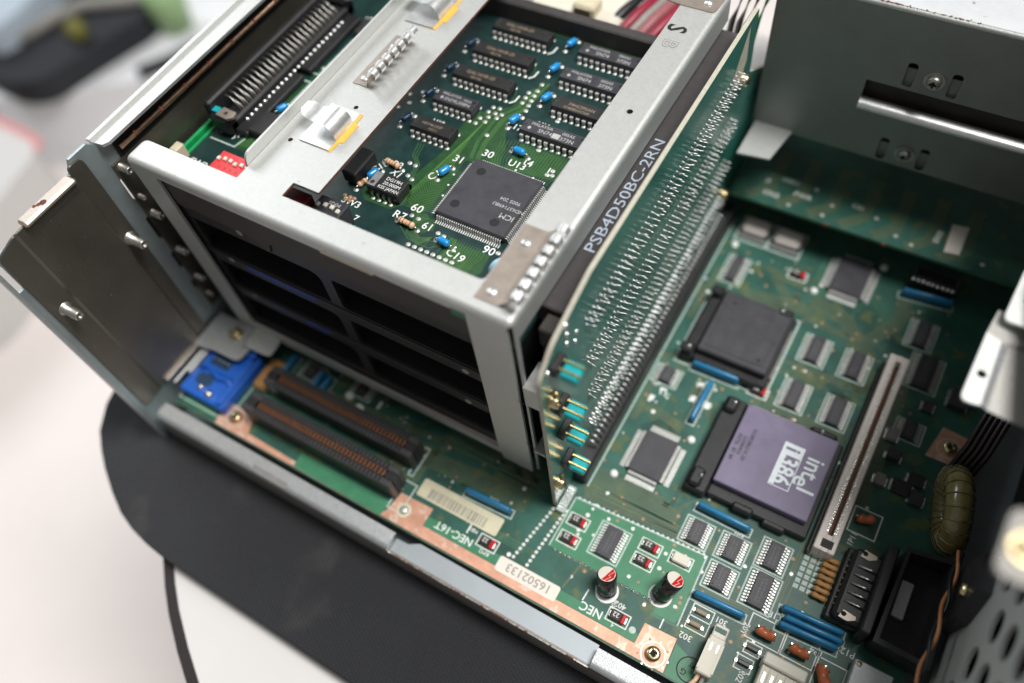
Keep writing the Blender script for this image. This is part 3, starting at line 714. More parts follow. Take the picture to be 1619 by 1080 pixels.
def qfp(parent, x, y, w, h, nx, ny, zt=3.2, z=0, body="chip_slate", blobs=(), ext=3.0, edge=.3, lm="tin"):
    c = MB(); c.box(x - w / 2, x + w / 2, y - h / 2, y + h / 2, z + .4, z + zt, body, edge)
    o = c.build("quad_flat_chip", parent)
    l = MB()
    px = (w - 1.4) / nx; xs = [x - w / 2 + .7 + px * (i + .5) for i in range(nx)]
    py = (h - 1.4) / ny; ys = [y - h / 2 + .7 + py * (i + .5) for i in range(ny)]
    zsh = z + zt * .58
    leads_row(l, xs, y - h / 2, y - h / 2 - ext, zsh, px * .5, True, lm, z0=z + .1); leads_row(l, xs, y + h / 2, y + h / 2 + ext, zsh, px * .5, True, lm, z0=z + .1)
    leads_row(l, ys, x - w / 2, x - w / 2 - ext, zsh, py * .5, False, lm, z0=z + .1); leads_row(l, ys, x + w / 2, x + w / 2 + ext, zsh, py * .5, False, lm, z0=z + .1)
    l.build("lead_frame", o)
    for bx, by in blobs:
        k = MB(); k.M = at(bx, by, z)
        k.lathe([(1.7, .1), (1.6, .9), (.9, 1.4), (.01, 1.5)], "silk_white", 14); k.build("fixing_blob", o)
    return o


q1 = qfp(mb_, -45.2, 131.0, 13.6, 19.0, 20, 30, 3.0, ext=3.8, blobs=((-35.0, 145.2), (-56.0, 117.6)))
q2 = qfp(mb_, -4.8, 249.2, 14.0, 19.4, 20, 30, 3.0, ext=3.8, blobs=((6.2, 262.0), (-16.8, 236.6)))


def sip(parent, xa, ya, xb, yb, m="blue_sip", h=5.0, silkb=True):
    a = Vector((xa, ya)); d = Vector((xb, yb)) - a; L = d.length; g = math.degrees(math.atan2(d.y, d.x))
    b = MB(); b.M = at(xa, ya, 0, g)
    # rounded slab standing on its pins
    ring = [( -1.05, .5), (1.05, .5), (1.15, h * .55), (.95, h - .7), (.45, h), (-.45, h), (-.95, h - .7), (-1.15, h * .55)]
    k = len(ring)
    st = [(-.2, .5), (.25, .9), (.8, 1.0), (L - .8, 1.0), (L - .25, .9), (L + .2, .5)]
    vs = []
    for xx, sc_ in st: vs += [(xx, p[0] * sc_, h * .5 + (p[1] - h * .5) * sc_) for p in ring]
    fs = [(i * k + j, (i + 1) * k + j, (i + 1) * k + (j + 1) % k, i * k + (j + 1) % k) for i in range(len(st) - 1) for j in range(k)]
    fs += [tuple(range(k)), tuple(reversed(range((len(st) - 1) * k, len(st) * k)))]
    b.add(vs, fs, m, True)
    o = b.build("resistor_network", parent)
    if silkb: 
        s_ = MB(); s_.M = at(xa, ya, 0, g); s_.frame(-1.2, L + 1.2, -2.3, 1.8, .5, .13, "silk_grey"); s_.build("outline_print", o)
    p = MB(); p.M = at(xa, ya, 0, g)
    for i in range(int(L / 2.54) + 1): p.cyl(.6 + i * 2.4, 0, 0, .8, .28, "solder", 6)
    p.build("pin_row", o)
    return o


for q in ((-48.4, 177.2, -28.4, 177.6), (-38.0, 172.2, -38.3, 152.4), (16.8, 251.2, 37, 253.4), (-21.2, 120.4, -.6, 120.0), (-9.2, 88.8, 9.4, 89.4), (20.0, 98.8, 41.5, 100), (21.9, 95.9, 42, 97.0), (21.0, 92.9, 41, 94.2), (-104.1, 83.0, -84.1, 83.7),
          (-206.3, 101, -206.3, 89.6), (-189.6, 100, -189.6, 89.0), (-185.2, 99.4, -185.2, 88.4)):
    sip(mb_, *q)


def tant(parent, x, y, rz=0, l=5.8, w=3.5, plain=False):
    b = MB(); b.M = at(x, y, .1, rz)
    if plain:
        b.box(-3.2, 3.2, -2.0, 2.0, .5, 2.6, "white_plastic", .4)
    else:
        b.box(-l / 2, l / 2 - 1.55, -w / 2, w / 2, .3, 2.3, "cap_brown", .3); b.box(l / 2 - 1.5, l / 2, -w / 2, w / 2, .3, 2.32, "cap_red", .3)
        b.text("22", -.9, .15, 2.31, 2.4, "silk_white", 180)
    o = b.build("crystal_can" if plain else "tantalum_capacitor", parent)
    t = MB(); t.M = at(x, y, .1, rz); e = 3.6 if plain else l / 2 + .5
    t.box(-e, -e + .9, -w * .3, w * .3, 0, .9, "solder"); t.box(e - .9, e, -w * .3, w * .3, 0, .9, "solder"); t.build("solder_terminals", o)
    s_ = MB(); s_.M = at(x, y, 0, rz); s_.frame(-e - .9, e + .9, -w / 2 - .9, w / 2 + .9, .4, .14, "silk_white"); s_.build("outline_print", o)
    return o


for q in ((-59.2, 93.2, 0), (-59.2, 85.3, 0), (-30.4, 97.2, 0), (-30.6, 90.9, 0), (-86.0, 69.0, 0), (-29.6, 68.0, 0), (-25.9, 241.6, 0), (-19.6, 178.0, 0)):
    tant(mb_, *q)
tant(mb_, -18.4, 98.0, 0, plain=True)


def elcap(parent, xb, yb, tx, ty, r, h, label):
    ax = Vector((tx - xb, ty - yb, h)).normalized()
    M = Matrix.Translation((xb, yb, 1.2)) @ Vector((0, 0, 1)).rotation_difference(ax).to_matrix().to_4x4()
    b = MB(); b.M = M; L = Vector((tx - xb, ty - yb, h)).length
    b.lathe([(.01, 0), (r * .93, 0), (r, .4), (r, 1.0), (r * .94, 1.4), (r, 1.8), (r, L - .9), (r * .95, L - .25), (r * .8, L)], "cap_black", 28)
    o = tag(b.build("electrolytic_capacitor", parent), label)
    t = MB(); t.M = M; n = 28
    rr = r * .86
    t.add([(p[0], p[1], L + .02) for p in circ(0, 0, rr, n)], [tuple(range(n))], "white_plastic")
    t.build("vent_top", o)
    k = MB(); k.M = M @ Matrix.Rotation(math.radians(-20), 4, 'Z')
    pts = [(rr * math.cos(a), rr * math.sin(a)) for a in [math.radians(v) for v in (62, 45, 25, 5, -10, -20)]]
    k.add([(p[0] * .98, p[1] * .98, L + .05) for p in [(0, .99 * rr), (.6 * rr, .78 * rr), (.95 * rr, .2 * rr), (.72 * rr, -.66 * rr), (.1 * rr, -.98 * rr)]], [(0, 4, 3, 2, 1)], "cap_red")
    k.ribbon([(.4 * rr, .8 * rr), (.3 * rr, 0), (.6 * rr, 0), (.4 * rr, -.8 * rr)], .16, L + .08, "white_plastic"); k.build("polarity_print", o)
    s_ = MB(); s_.prism(circ(xb, yb, r + .7, 28), .15, .15, "silk_white", holes=[circ(xb, yb, r * .5, 28)[::-1]]); s_.build("outline_print", o)
    return o


elcap(mb_, -37.4, 74.6, -38.8, 77.4, 3.7, 10.6, "upright small black capacitor with red and white top")
elcap(mb_, -19.6, 82.6, -16.6, 87.3, 3.7, 10.4, "leaning small black capacitor with red and white top")

# white edge connector
b = MB()
b.box(21.4, 24.5, 122.8, 214.6, 0, 8.6, "pinkish_plastic", .4); b.box(26.4, 29.0, 122.8, 214.6, 0, 8.6, "pinkish_plastic", .4)
b.box(24.5, 26.4, 122.8, 129.5, 0, 8.4, "pinkish_plastic"); b.box(24.5, 26.4, 211.6, 214.6, 0, 8.4, "pinkish_plastic"); b.box(24.5, 26.4, 129.5, 211.6, 0, 4.5, "band_brown")
b.box(20.2, 21.4, 122.2, 212, 0, 4.2, "cap_brown"); b.box(23.4, 27.6, 124.2, 127.4, 8.4, 8.7, "ink_black")
cn = tag(b.build("memory_connector", mb_), "long pale slotted connector")
b = MB()
for i in range(62): 
    y = 130.5 + i * 1.3; b.box(23.5, 24.45, y, y + .55, 8.6, 8.75, "solder"); b.box(26.5, 27.5, y, y + .55, 8.6, 8.75, "solder")
b.build("contact_row", cn)

# ceramic filter stack
for i in range(7):
    b = MB(); y = 108.6 + i * 2.45; x = 29.7 - i * .05
    b.tube([(x - 2.6, y, 2.0), (x - 1.6, y, 2.3), (x, y, 2.1), (x + 1.8, y, 2.3), (x + 3.0, y, 2.0)], [.75, 1.15, .95, 1.15, .75], "ochre_ceramic", 10)
    b.cyl(x - 2.2, y, 0, 2, .3, "solder", 6); b.cyl(x + 2.4, y, 0, 2, .3, "solder", 6)
    b.build("ceramic_filter", mb_)
# D-sub socket
b = MB(); b.box(33.2, 46.5, 102.5, 130.8, 0, 4, "black_plastic", .6); b.box(35, 45.8, 103, 130, 4, 9.0, "black_plastic", 1.2)
b.box(44.2, 47.6, 100, 133.5, 0, 15, "black_plastic", .5)
ds = tag(b.build("port_connector", mb_), "black port connector with silver pins")
b = MB()
for i in range(5): b.tube([(37.2, 109.2 + i * 3.5, 9.3), (41, 109 + i * 3.5, 10.4), (44.2, 109 + i * 3.5, 10.4)], .42, "silver", 6)
for i in range(8): b.tube([(33.4, 108 + i * 2.5, .3), (34.5, 108 + i * 2.5, 4.0), (37, 108 + i * 2.5, 8.6)], .35, "silver", 6)
b.build("pin_row", ds)
for y in (104.6, 128.4):
    b = MB(); b.prism([(37, y - 1.6), (40.2, y - 1.9), (42.6, y - .4), (42.4, y + .8), (38, y + 1.4)], 9.0, 9.4, "spring_steel"); b.disc(38.4, y, 9.45, .9, "dark_hole"); b.build("mounting_ear", ds)
b = MB(); b.prism([(48.6, 98.5), (67, 98), (67, 138), (49.8, 135)], 3, 15.6, "black_plastic", holes=[[(50.2, 100.4), (50.8, 133.4), (64, 135.6), (64, 100)]]); b.box(49.5, 65, 100, 135, .2, 6, "black_plastic")
b.box(52.0, 56.5, 112, 126, 6, 9, "worn_zinc", .4)
tag(b.build("shielded_port", mb_), "black open shielded port beside the perforated bay wall")


def kidney(parent, x, y, s_=1.0, rz=0):
    b = MB(); b.M = at(x, y, 0, rz)
    pts = []; rr = []
    for i in range(11):
        t = i / 10; g = PI * (1.12 + .76 * t)
        pts.append((2.6 * s_ * math.cos(g) * 1.1, 1.7 * s_ * math.sin(g) + 1.3, 3.4)); rr.append((1.5 + .85 * abs(2 * t - 1)) * s_ if 0 < i < 10 else 1.2 * s_)
    b.tube(pts, rr, "orange_ceramic", 12)
    b.cyl(-3 * s_, 1.2, 0, 3, .3, "solder", 6); b.cyl(3 * s_, 1.2, 0, 3, .3, "solder", 6)
    return b.build("disc_capacitor", parent)


kidney(mb_, 18.2, 87.6, 1.0, 0); kidney(mb_, 30.3, 87.4, 1.0, 0); kidney(mb_, 40.4, 83.5, 1.15, -60); kidney(mb_, 35.2, 143.8, .95, 20)

# two-pin white connector with twisted lead
b = MB(); b.box(1.6, 7.2, 63.2, 77.0, 0, 8.6, "white_plastic", .5); b.box(1.9, 6.9, 77.0, 82.2, 0, 5.4, "white_plastic", .4); b.box(2.4, 6.4, 79.2, 81, 5.4, 5.6, "board_mask")
b.box(1.5, 2.5, 64.4, 75, 8.3, 8.8, "white_plastic"); b.box(6.4, 7.4, 64.4, 75, 8.3, 8.8, "white_plastic")
wc = tag(b.build("pin_connector", mb_), "small cream two pin connector")
b = MB(); b.box(3.0, 3.6, 71.5, 74.4, 8.6, 8.9, "silver"); b.box(5.3, 5.9, 71.5, 74.4, 8.6, 8.9, "silver"); b.build("contact_pair", wc)
b = MB(); b.tube([(3.4, 63.4, 4.5), (3.0, 61, 4.6), (1.2, 57, 3.6), (-.6, 50, 5)], .8, "resistor_tan"); b.tube([(5.2, 63.4, 4.5), (5, 60.6, 4.6), (4.4, 56, 3.6), (4, 48, 5)], .8, "wire_white"); b.build("lead_wire", wc)
b = MB(); b.box(20.6, 34.4, 60, 76.5, 0, 7.6, "white_plastic", .5); b.box(20.2, 34.8, 76.5, 80.6, 0, 9.6, "white_plastic", .5)
wc = tag(b.build("pin_connector", mb_), "wide white five pin connector")
b = MB()
for i in range(5): b.box(22.0 + i * 2.7, 22.7 + i * 2.7, 70.5, 74, 7.6, 8.0, "silver"); b.box(20.9 + i * 2.7, 21.4 + i * 2.7, 62, 76, 7.6, 8.2, "white_plastic")
b.build("contact_row", wc)
b = MB(); b.box(47, 60, 76, 93.6, 0, 6.5, "worn_zinc", .5); b.lathe([(1.0, 6.5), (.9, 6.9), (.01, 7)], "brass", 10, 48.6, 92); b.build("shield_can", mb_)
# small parts
for (x, y, r) in ((-4.2, 83.9, 0), (-4.4, 79.0, 0), (16.2, 81.0, 0), (15.4, 74.9, 0)):
    b = MB(); b.box(x - 2.2, x + 2.2, y - .8, y + .8, .2, 1.7, "cap_brown" if x > 0 else "chip_print_gold", .3); b.box(x - 3.2, x - 2.2, y - .6, y + .6, .1, .7, "solder"); b.box(x + 2.2, x + 3.2, y - .6, y + .6, .1, .7, "solder")
    b.build("chip_resistor", mb_)
for x in (-52.0, -36.6):
    b = MB(); b.box(x - 6.2, x + 6.2, 253.5, 262.5, .5, 4.6, "pinkish_plastic", 1.6); b.box(x - 6.6, x + 6.6, 251.6, 253.6, .2, .9, "wire_grey"); o = tag(b.build("crystal_can", mb_), "silver rectangular crystal can")
    s_ = MB(); s_.frame(x - 7.8, x + 7.8, 249.6, 265, .8, .13, "silk_grey"); s_.build("outline_print", o)
b = MB(); b.prism([(-45.3, 250), (-43.6, 250), (-43.4, 262), (-45.2, 262)], .09, .09, "board_bright"); b.build("mask_gap", mb_)
b = MB(); b.box(18, 36, 256, 262, 0, 9, "black_plastic", .6)
for i in range(9): b.lathe([(.8, 9), (.7, 9.3), (.01, 9.4)], "silver", 8, 18.6 + i * 2.0, 254.4)
b.build("header_block", mb_)
# pin header beside riser foot
b = MB(); b.box(-69.0, -65.6, 93.0, 104.5, 0, 2.6, "silk_grey", .2)
for i in range(7): b.box(-68.6, -66.0, 94 + i * 1.45, 94.7 + i * 1.45, 2.6, 2.9, "solder")
b.build("pin_header", mb_)
# black socket line for the riser
b = MB(); b.box(-72.6, -63.6, 108, 262, 0, 9.0, "black_plastic", .8); b.box(-68, -64.4, 108.6, 112, 9, 9.3, "dark_hole"); tag(b.build("riser_socket", mb_), "long black socket holding the upright board")
# two black card-edge slots
for (yc, lab) in ((85.6, "rear black card slot with brown contacts"), (71.2, "front black card slot with brown contacts")):
    b = MB(); xa, xb = -206, -128.5
    b.box(xa, xb, yc - 4.6, yc - 1.5, 0, 12.5, "slot_wall", .6); b.box(xa, xb, yc + 1.5, yc + 4.6, 0, 12.5, "slot_wall", .6)
    b.box(xa, xa + 5, yc - 1.5, yc + 1.5, 0, 12.2, "black_plastic"); b.box(xb - 5.5, xb, yc - 1.5, yc + 1.5, 0, 12.2, "black_plastic"); b.box(xa + 5, xb - 5.5, yc - 1.5, yc + 1.5, 0, 7, "ink_black")
    o = tag(b.build("card_slot", mb_), lab)
    c = MB(); t = MB()
    for i in range(36):
        x = xa + 6.4 + i * 1.86
        c.box(x, x + .95, yc - 1.35, yc + 1.35, 5, 12.35, "slot_brown"); c.box(x + 1.05, x + 1.8, yc - 1.5, yc - .7, 4, 12.2, "black_plastic"); c.box(x + 1.05, x + 1.8, yc + .7, yc + 1.5, 4, 12.2, "black_plastic")
        t.box(x, x + .9, yc - 4.0, yc - 2.0, 12.5, 12.53, "dark_hole"); t.box(x, x + .9, yc + 2.0, yc + 4.0, 12.5, 12.53, "dark_hole"); t.box(x + .2, x + 1.2, yc - 4.75, yc - 4.6, 2, 10.5, "slot_wall")
    c.build("contact_row", o); t.build("socket_openings", o)
# blue terminal housing
b = MB(); b.box(-242.5, -217.6, 62.8, 92.4, 0, 6.4, "blue_plastic", .8); b.box(-240, -219.4, 76, 92, 6.4, 8.4, "blue_plastic", .8); b.box(-243.0, -240.6, 70, 90, 3, 9.4, "worn_zinc", .6)
b.tube([(-239.5, 75.5, 6.6), (-236, 77.5, 7.2), (-232, 75.5, 7.4), (-228, 74.5, 7.2), (-224, 75.5, 6.8), (-219.5, 73.5, 6.6)], 1.5, "blue_plastic", 8); b.box(-242.0, -218.2, 88.6, 91.8, 8.4, 10.4, "blue_plastic", .6); b.box(-221, -218.4, 64, 88, 6.4, 8.2, "blue_plastic", .6)
bo = tag(b.build("port_housing", mb_), "bright blue plastic port housing")
b = MB()
for i in range(4):
    for j in range(3): b.tube([(-235 + i * 2.6, 81.4 + j * 3, 8.2), (-235 + i * 2.6, 81.4 + j * 3, 9.8)], .55, "silver", 6)
b.prism(rounded([(-238.4, 68.5), (-229.5, 68.5), (-229.5, 74), (-238.4, 74)], 2), 6.42, 6.43, "dark_blue")  # flat dark blue patches paint the shade of the housing's recesses
b.box(-236.5, -226, 78.4, 88, 8.42, 8.5, "dark_blue")
b.lathe([(1.5, 6.4), (1.4, 8.2), (.01, 8.6)], "silver", 12, -232.2, 67.4); b.lathe([(1.9, 6.4), (1.7, 8.4), (.01, 8.8)], "silver", 12, -226.4, 66.2); b.build("pin_set", bo)
b = MB(); b.box(-216, -207.6, 80, 96, 0, 3.6, "ochre_ceramic", 1.2); b.build("film_capacitor", mb_)
for (x, y) in ((-173.5, 96.5), (-166, 93.5)):
    b = MB(); b.lathe([(2.0, .1), (1.8, 1.6), (.6, 2.1), (.01, 2.1)], "silk_white", 12, x, y); b.build("solder_joint", mb_)
soic(mb_, -170, 101.5, 5, 6, 6)
# toroid coil and loose parts at the right
b = MB(); tc_ = Vector((59, 156, 14)); pts = []
Mt = Matrix.Translation(tc_) @ Matrix.Rotation(math.radians(14), 4, 'Z') @ Matrix.Rotation(math.radians(84), 4, 'Y')
b.M = Mt
for i in range(32):
    g = 2 * PI * i / 32; pts.append((11.5 * math.cos(g), 11.5 * math.sin(g), 0))
b.tube(pts, 4.6, "toroid_yellow", 14, closed=True)
co_ = tag(b.build("toroid_coil", mb_), "glossy yellowish toroid coil standing on edge")
b = MB(); b.M = Mt
for i in range(20):
    g = 2 * PI * i / 20; c_ = Vector((11.5 * math.cos(g), 11.5 * math.sin(g), 0)); u = Vector((math.cos(g), math.sin(g), 0))
    ring = [tuple(c_ + u * 4.9 * math.cos(a) + Vector((0, 0, 1)) * 4.9 * math.sin(a)) for a in [2 * PI * k / 12 for k in range(12)]]
    b.tube(ring, .28, "toroid_yellow", 6, closed=True)
b.build("winding", co_)
for (x, y, w_, l_) in ((31.5, 180, 4, 6), (34, 172, 5, 4), (44, 166, 6, 5), (46.5, 158, 5, 6), (39.4, 160, 7, 6), (48, 205, 7, 9), (40, 199, 4, 5), (33, 160, 4, 5)):
    b = MB(); b.box(x, x + w_, y, y + l_, 0, random.uniform(1.5, 5), random.choice(["chip_black", "cap_brown", "chip_slate", "wire_grey"]), .4); b.box(x - .8, x, y + .6, y + l_ - .6, .1, .6, "solder"); b.box(x + w_, x + w_ + .8, y + .6, y + l_ - .6, .1, .6, "solder")
    b.build("power_component", mb_)

# socketed square gate array
t = thing("socketed_chip", (-35, 199, 0), "flat black square chip in a low black socket beside the riser board", "chip")
b = MB(); b.box(-55.2, -49.6, 178.5, 217.5, 0, 5.0, "black_plastic", .8); b.box(-49.6, -17.6, 178.4, 216.6, 0, 4.0, "black_plastic", .6)
for y in (181, 213.6): b.box(-55.6, -50.2, y - 2.6, y + 2.6, 6.4, 8.6, "black_plastic", .8)
b.box(-25.6, -19.4, 212.5, 217, 4, 8.4, "black_plastic", .9)
for x in (-44, -30): b.box(x, x + 9, 177.4, 180, 1.5, 5.2, "black_plastic", .7)
b.build("socket", t)
b = MB(); b.box(-49.4, -19.2, 182.0, 215.4, 4.2, 8.0, "chip_slate", .6); b.box(-46.4, -22.2, 185.0, 212.4, 8.0, 8.25, "chip_slate", .2); b.build("body", t)
b = MB(); b.disc(-24.4, 187.4, 8.27, .8, "chip_dot", 16); b.disc(-43.8, 209.8, 8.27, .8, "chip_dot", 16); b.build("mould_marks", t)
b = MB(); b.box(-47, -33, 216.2, 217.6, .2, 4.6, "wire_grey", .3); b.build("retaining_clip", t)
b = MB(); b.box(-18.2, -17.0, 184, 210, .2, 3.6, "wire_grey", .3); b.build("retaining_clip", t)
b = MB(); b.lathe([(1.1, 8.6), (.9, 9.6), (.01, 9.8)], "silver", 10, -52.2, 181); b.build("retaining_clip", t)
b = MB(); b.lathe([(1.0, 8.4), (.8, 9.2), (.01, 9.4)], "silver", 10, -24, 214.8); b.build("retaining_clip", t)
s_ = MB(); s_.frame(-57, -16, 176.4, 218.8, .7, .14, "silk_grey"); s_.build("outline_print", t)

# the processor
t = thing("processor", (-2, 149, 0), "purple ceramic i386 processor with white print in a black socket", "processor")
b = MB(); b.box(-29.4, -20.6, 124.0, 168.6, 0, 5.6, "black_plastic", .8); b.box(-20.6, 18.6, 125.6, 168.4, 0, 4.2, "black_plastic", .6)
b.box(-28.6, -23.6, 160.5, 167.5, 5.6, 8.4, "black_plastic", 1.0); b.box(-28.6, -23.6, 125, 133, 5.6, 8.4, "black_plastic", 1.0); b.box(4.6, 15.4, 166.6, 170.0, 2, 7.6, "black_plastic", 1.2)
b.box(-10, -2, 124.4, 127.4, 0, 5.4, "black_plastic", .8); b.box(2, 11, 124.0, 126.8, 0, 4.0, "black_plastic", .8)
b.build("socket", t)
b = MB(); b.box(-20.2, 16.4, 130.4, 167.0, 4.4, 8.0, "purple_ceramic", .35); body = b.build("ceramic_body", t)
b = MB(); b.box(-19, 3, 166.9, 167.7, 5.2, 7.4, "wire_grey", .2); b.build("retaining_clip", t)
b = MB(); b.lathe([(1.0, 7.4), (.8, 8.4), (.01, 8.6)], "silver", 10, 9.4, 168.4); b.build("retaining_clip", t)
b = MB(); b.lathe([(1.0, 8.2), (.8, 9.2), (.01, 9.4)], "silver", 10, -24.6, 129.5); b.build("retaining_clip", t)
b = MB(); b.lathe([(1.1, 8.2), (.9, 9.2), (.01, 9.4)], "silver", 10, -25.2, 164.8); b.build("retaining_clip", t)
b = MB()
# "intel" with dropped e, reading towards -y
b.text("int", 11.6, 151.2, 8.06, 9.6, "white_print", -90, sx=.92, bold=.012); b.text("e", 9.6, 144.6, 8.06, 9.6, "white_print", -90, bold=.015); b.text("l", 11.8, 141.6, 8.065, 9.2, "white_print", -90, bold=.02)
b.prism(rect(-1.7, 6.3, 153.0, 158.0), 8.05, 8.05, "white_print")
b.frame(-1.7, 6.3, 138.4, 153.0, .35, 8.055, "white_print")
b.text("386", 2.5, 146.0, 8.07, 9.2, "white_print", -90, sx=.90, bold=.022)
b.prism(rect(-1.5, .4, 139, 153), 8.052, 8.052, "white_print")
b.text("i", 2.4, 155.6, 8.09, 8.0, "purple_ceramic", -90, bold=.03)
b.build("logo_print", body)
b = MB()
for i, s2 in enumerate(("NG80386DX-20", "L0380433", "INTEL '85 '89")): b.text(s2, -13.6 + i * -2.2, 150 - i * 1.5, 8.06, 2.2, "chip_dot", -90)
b.build("etched_print", body)

# green daughter board under the power supply
t = thing("daughter_board", (0, 275, 22), "green circuit board lying level in shadow under the power supply", "circuit board")
b = MB(); b.prism([(-67.6, 255.6), (75, 257), (75, 325), (-67.6, 325)], 20.4, 22, "board_mask", ms="board_trace_green"); b.build("substrate", t)
b = MB(); b.prism([(24.6, 262.0), (30.6, 263.0), (30.6, 279), (24.0, 278)], 22.05, 22.25, "paper_label"); b.build("paper_label", t)
b = MB()
for (s2, x, y, z_, sz, r) in (("0000", 20.5, 269, 22.1, 3.6, 85), ("CN2", -50, 262.5, 22.1, 3.8, 0), ("J5", -54, 269.5, 22.1, 3.2, 0), ("PWR", -37, 267, 22.1, 3.8, 0), ("OSC1", -45, 273, 22.1, 3.2, 0), ("C21", -14, 271, 22.1, 3.2, 0)):
    b.text(s2, x, y, z_, sz, "silk_white", r)
for (x, y) in ((-41, 259.5), (-26, 260), (-24, 267), (5, 262), (-5, 268), (12, 260), (40, 262), (-33, 273)): b.disc(x, y, 22.12, 1.0, "solder_pad", 12)
b.build("silkscreen", t)
b = MB()
for i in range(7): bundle(b, [(-60 + i * 14, 258), (-52 + i * 14, 266), (-52 + i * 14, 290)], 5, 1.1, .6, 22.04 + i * .001, "board_trace")
b.build("copper_traces", t)
for x in (-24, 1):
    b = MB(); b.box(x, x + 1.6, 255.35, 256.3, 20.3, 22.05, "rust"); b.build("edge_tab", t)

# ------------------------------------------------------------------ riser board
t = thing("riser_board", (-70.8, 180, 0), "tall green riser board standing upright with rows of soldered pins", "circuit board")
rp = [(94.5, 1.5), (300, 1.5), (300, 40), (262, 60), (262, 114.6), (137, 114.6), (109, 108), (94.5, 93)]
rp = [(94.6, 1), (300, 1), (300, 60), (262, 84), (259.5, 114.6), (128, 114.6), (104, 108.0), (94.6, 99)]
b = MB(); b.M = yz(-70.9)
b.prism(rounded(rp, [1, 0, 0, 0, 1, 0, 3, 3]), 0, 1.6, "riser_mask", ms="board_edge_pale"); b.build("substrate", t)
b = MB()
for y0_, y1_ in ((96, 158), ): pass
b.M = yz(-69.24)
b.prism([(240, 96), (252, 112), (254, 96), (248, 86)], 0, .03, "board_edge_pale"); b.build("bare_patch", t)
# soldered pin rows: four columns of rows (two per connector), every connector one part
for ci, (zr, ya, n) in enumerate(((91.0, 123, 50), (68.0, 124, 50), (45.0, 122, 50), (20.0, 122, 50))):
    pass
rows = []
for k, z_ in enumerate((96.6, 92.8, 73.6, 69.8, 50.6, 46.8, 27.6, 23.8)):
    rows.append((z_, 123.0 + (k % 2) * 0.4))
for ci in range(4):
    b = MB()
    for kk in (0, 1):
        z_, ya = rows[ci * 2 + kk]
        for i in range(50):
            y = ya + i * 2.5
            if y > 249: break
            jz = random.uniform(-.3, .3); jy = random.uniform(-.3, .3)
            b.M = Matrix.Translation((-69.3, y, z_)) @ Matrix.Rotation(PI / 2, 4, 'Y')
            b.lathe([(.62, 0), (.42, .25), (.22, .7), (.2, 1.2)] if ci < 3 else [(.75, 0), (.55, .4), (.35, 1.1), (.25, 1.6)], "pin_metal", 8)
            b.M = None
            b.tube([(-69.0, y, z_), (-67.4, y + jy, z_ + jz), (-65.9, y + jy * 2, z_ + jz * 2)], .24 if ci < 3 else .27, "pin_metal", 5)
    o = b.build("pin_row", t)
    b = MB(); b.M = yz(-69.22)
    z_ = rows[ci * 2][0]
    b.ribbon([(120, z_ + 3), (250, z_ + 3)], .25, 0.02, "board_trace_green")
    for q_ in range(9):
        y0_ = random.uniform(115, 200); zz_ = z_ - 7.5 - q_ * 1.3; b.ribbon([(y0_, zz_), (y0_ + random.uniform(20, 50), zz_), (y0_ + 54, zz_ - 2)], .3, 0.02 + q_ * .001, random.choice(["board_trace_green", "board_dark"]))
    for i in range(0, 26):
        y = 123 + i * 5; b.ribbon([(y, z_ - 7), (y + 3, z_ - 11), (y + 3, z_ - 14)], .4, .02, "board_trace_green")
    b.build("copper_traces", t)
# lower double row of long right-angle pins plugged into the socket
b = MB()
for i in range(50):
    y = 121 + i * 2.6
    b.tube([(-69.2, y, 13.5), (-66.8, y, 13.5), (-65.6, y, 12), (-65.4, y, 8.8)], .42, "pin_metal", 6)
b.build("plug_pins", t)
# screws on the riser face
for (y, z_) in ((252.3, 87.9), (251.6, 23.9), (99.6, 82.0), (97.6, 20.0)):
    screw(t, Matrix.Translation((-69.3, y, z_)) @ Matrix.Rotation(PI / 2, 4, 'Y'), 2.3, 2.6)
for (y, z_, r) in ((111.2, 108.6, 1.5), (111.4, 103.6, 1.2), (111.0, 99.2, 1.1), (99, 99.9, 1.0), (117, 97.5, .9), (116, 93.5, .9)):
    b = MB(); b.M = Matrix.Translation((-69.3, y, z_)) @ Matrix.Rotation(PI / 2, 4, 'Y'); b.lathe([(r, 0), (r * .9, .6), (.01, .9)], "solder", 12); b.build("solder_joint", t)
# jumper headers on the riser, with the removable caps as things of their own
jl = ["topmost blue jumper cap on the riser board's front edge", "blue jumper cap right below the brass screw on the riser", "blue jumper cap second from the bottom on the riser edge", "lowest blue jumper cap near the foot of the riser"]
for i, (y, z_) in enumerate(((103.4, 99.0), (103.6, 73.4), (103.8, 54.6), (104.0, 30.0))):
    b = MB(); b.M = Matrix.Translation((-69.3, y, z_))
    b.box(0, 2.4, -3.4, 3.4, -2.2, 2.2, "black_plastic", .3)
    h = b.build("jumper_header", t)
    b = MB(); b.M = Matrix.Translation((-69.3, y, z_))
    for dy in (-1.6, 1.6): b.box(2.4, 9.6, dy - .32, dy + .32, 1.0, 1.6, "gold")
    b.build("gold_pins", h)
    b = MB(); b.M = Matrix.Translation((-69.3, y, z_)); b.box(3.0, 9.0, -3.0, 3.0, -2.6, .8, "cyan_plastic", .5)
    tag(b.build("jumper_cap", origin=(-65, y, z_)), jl[i], "jumper", "blue jumper caps on the riser board")
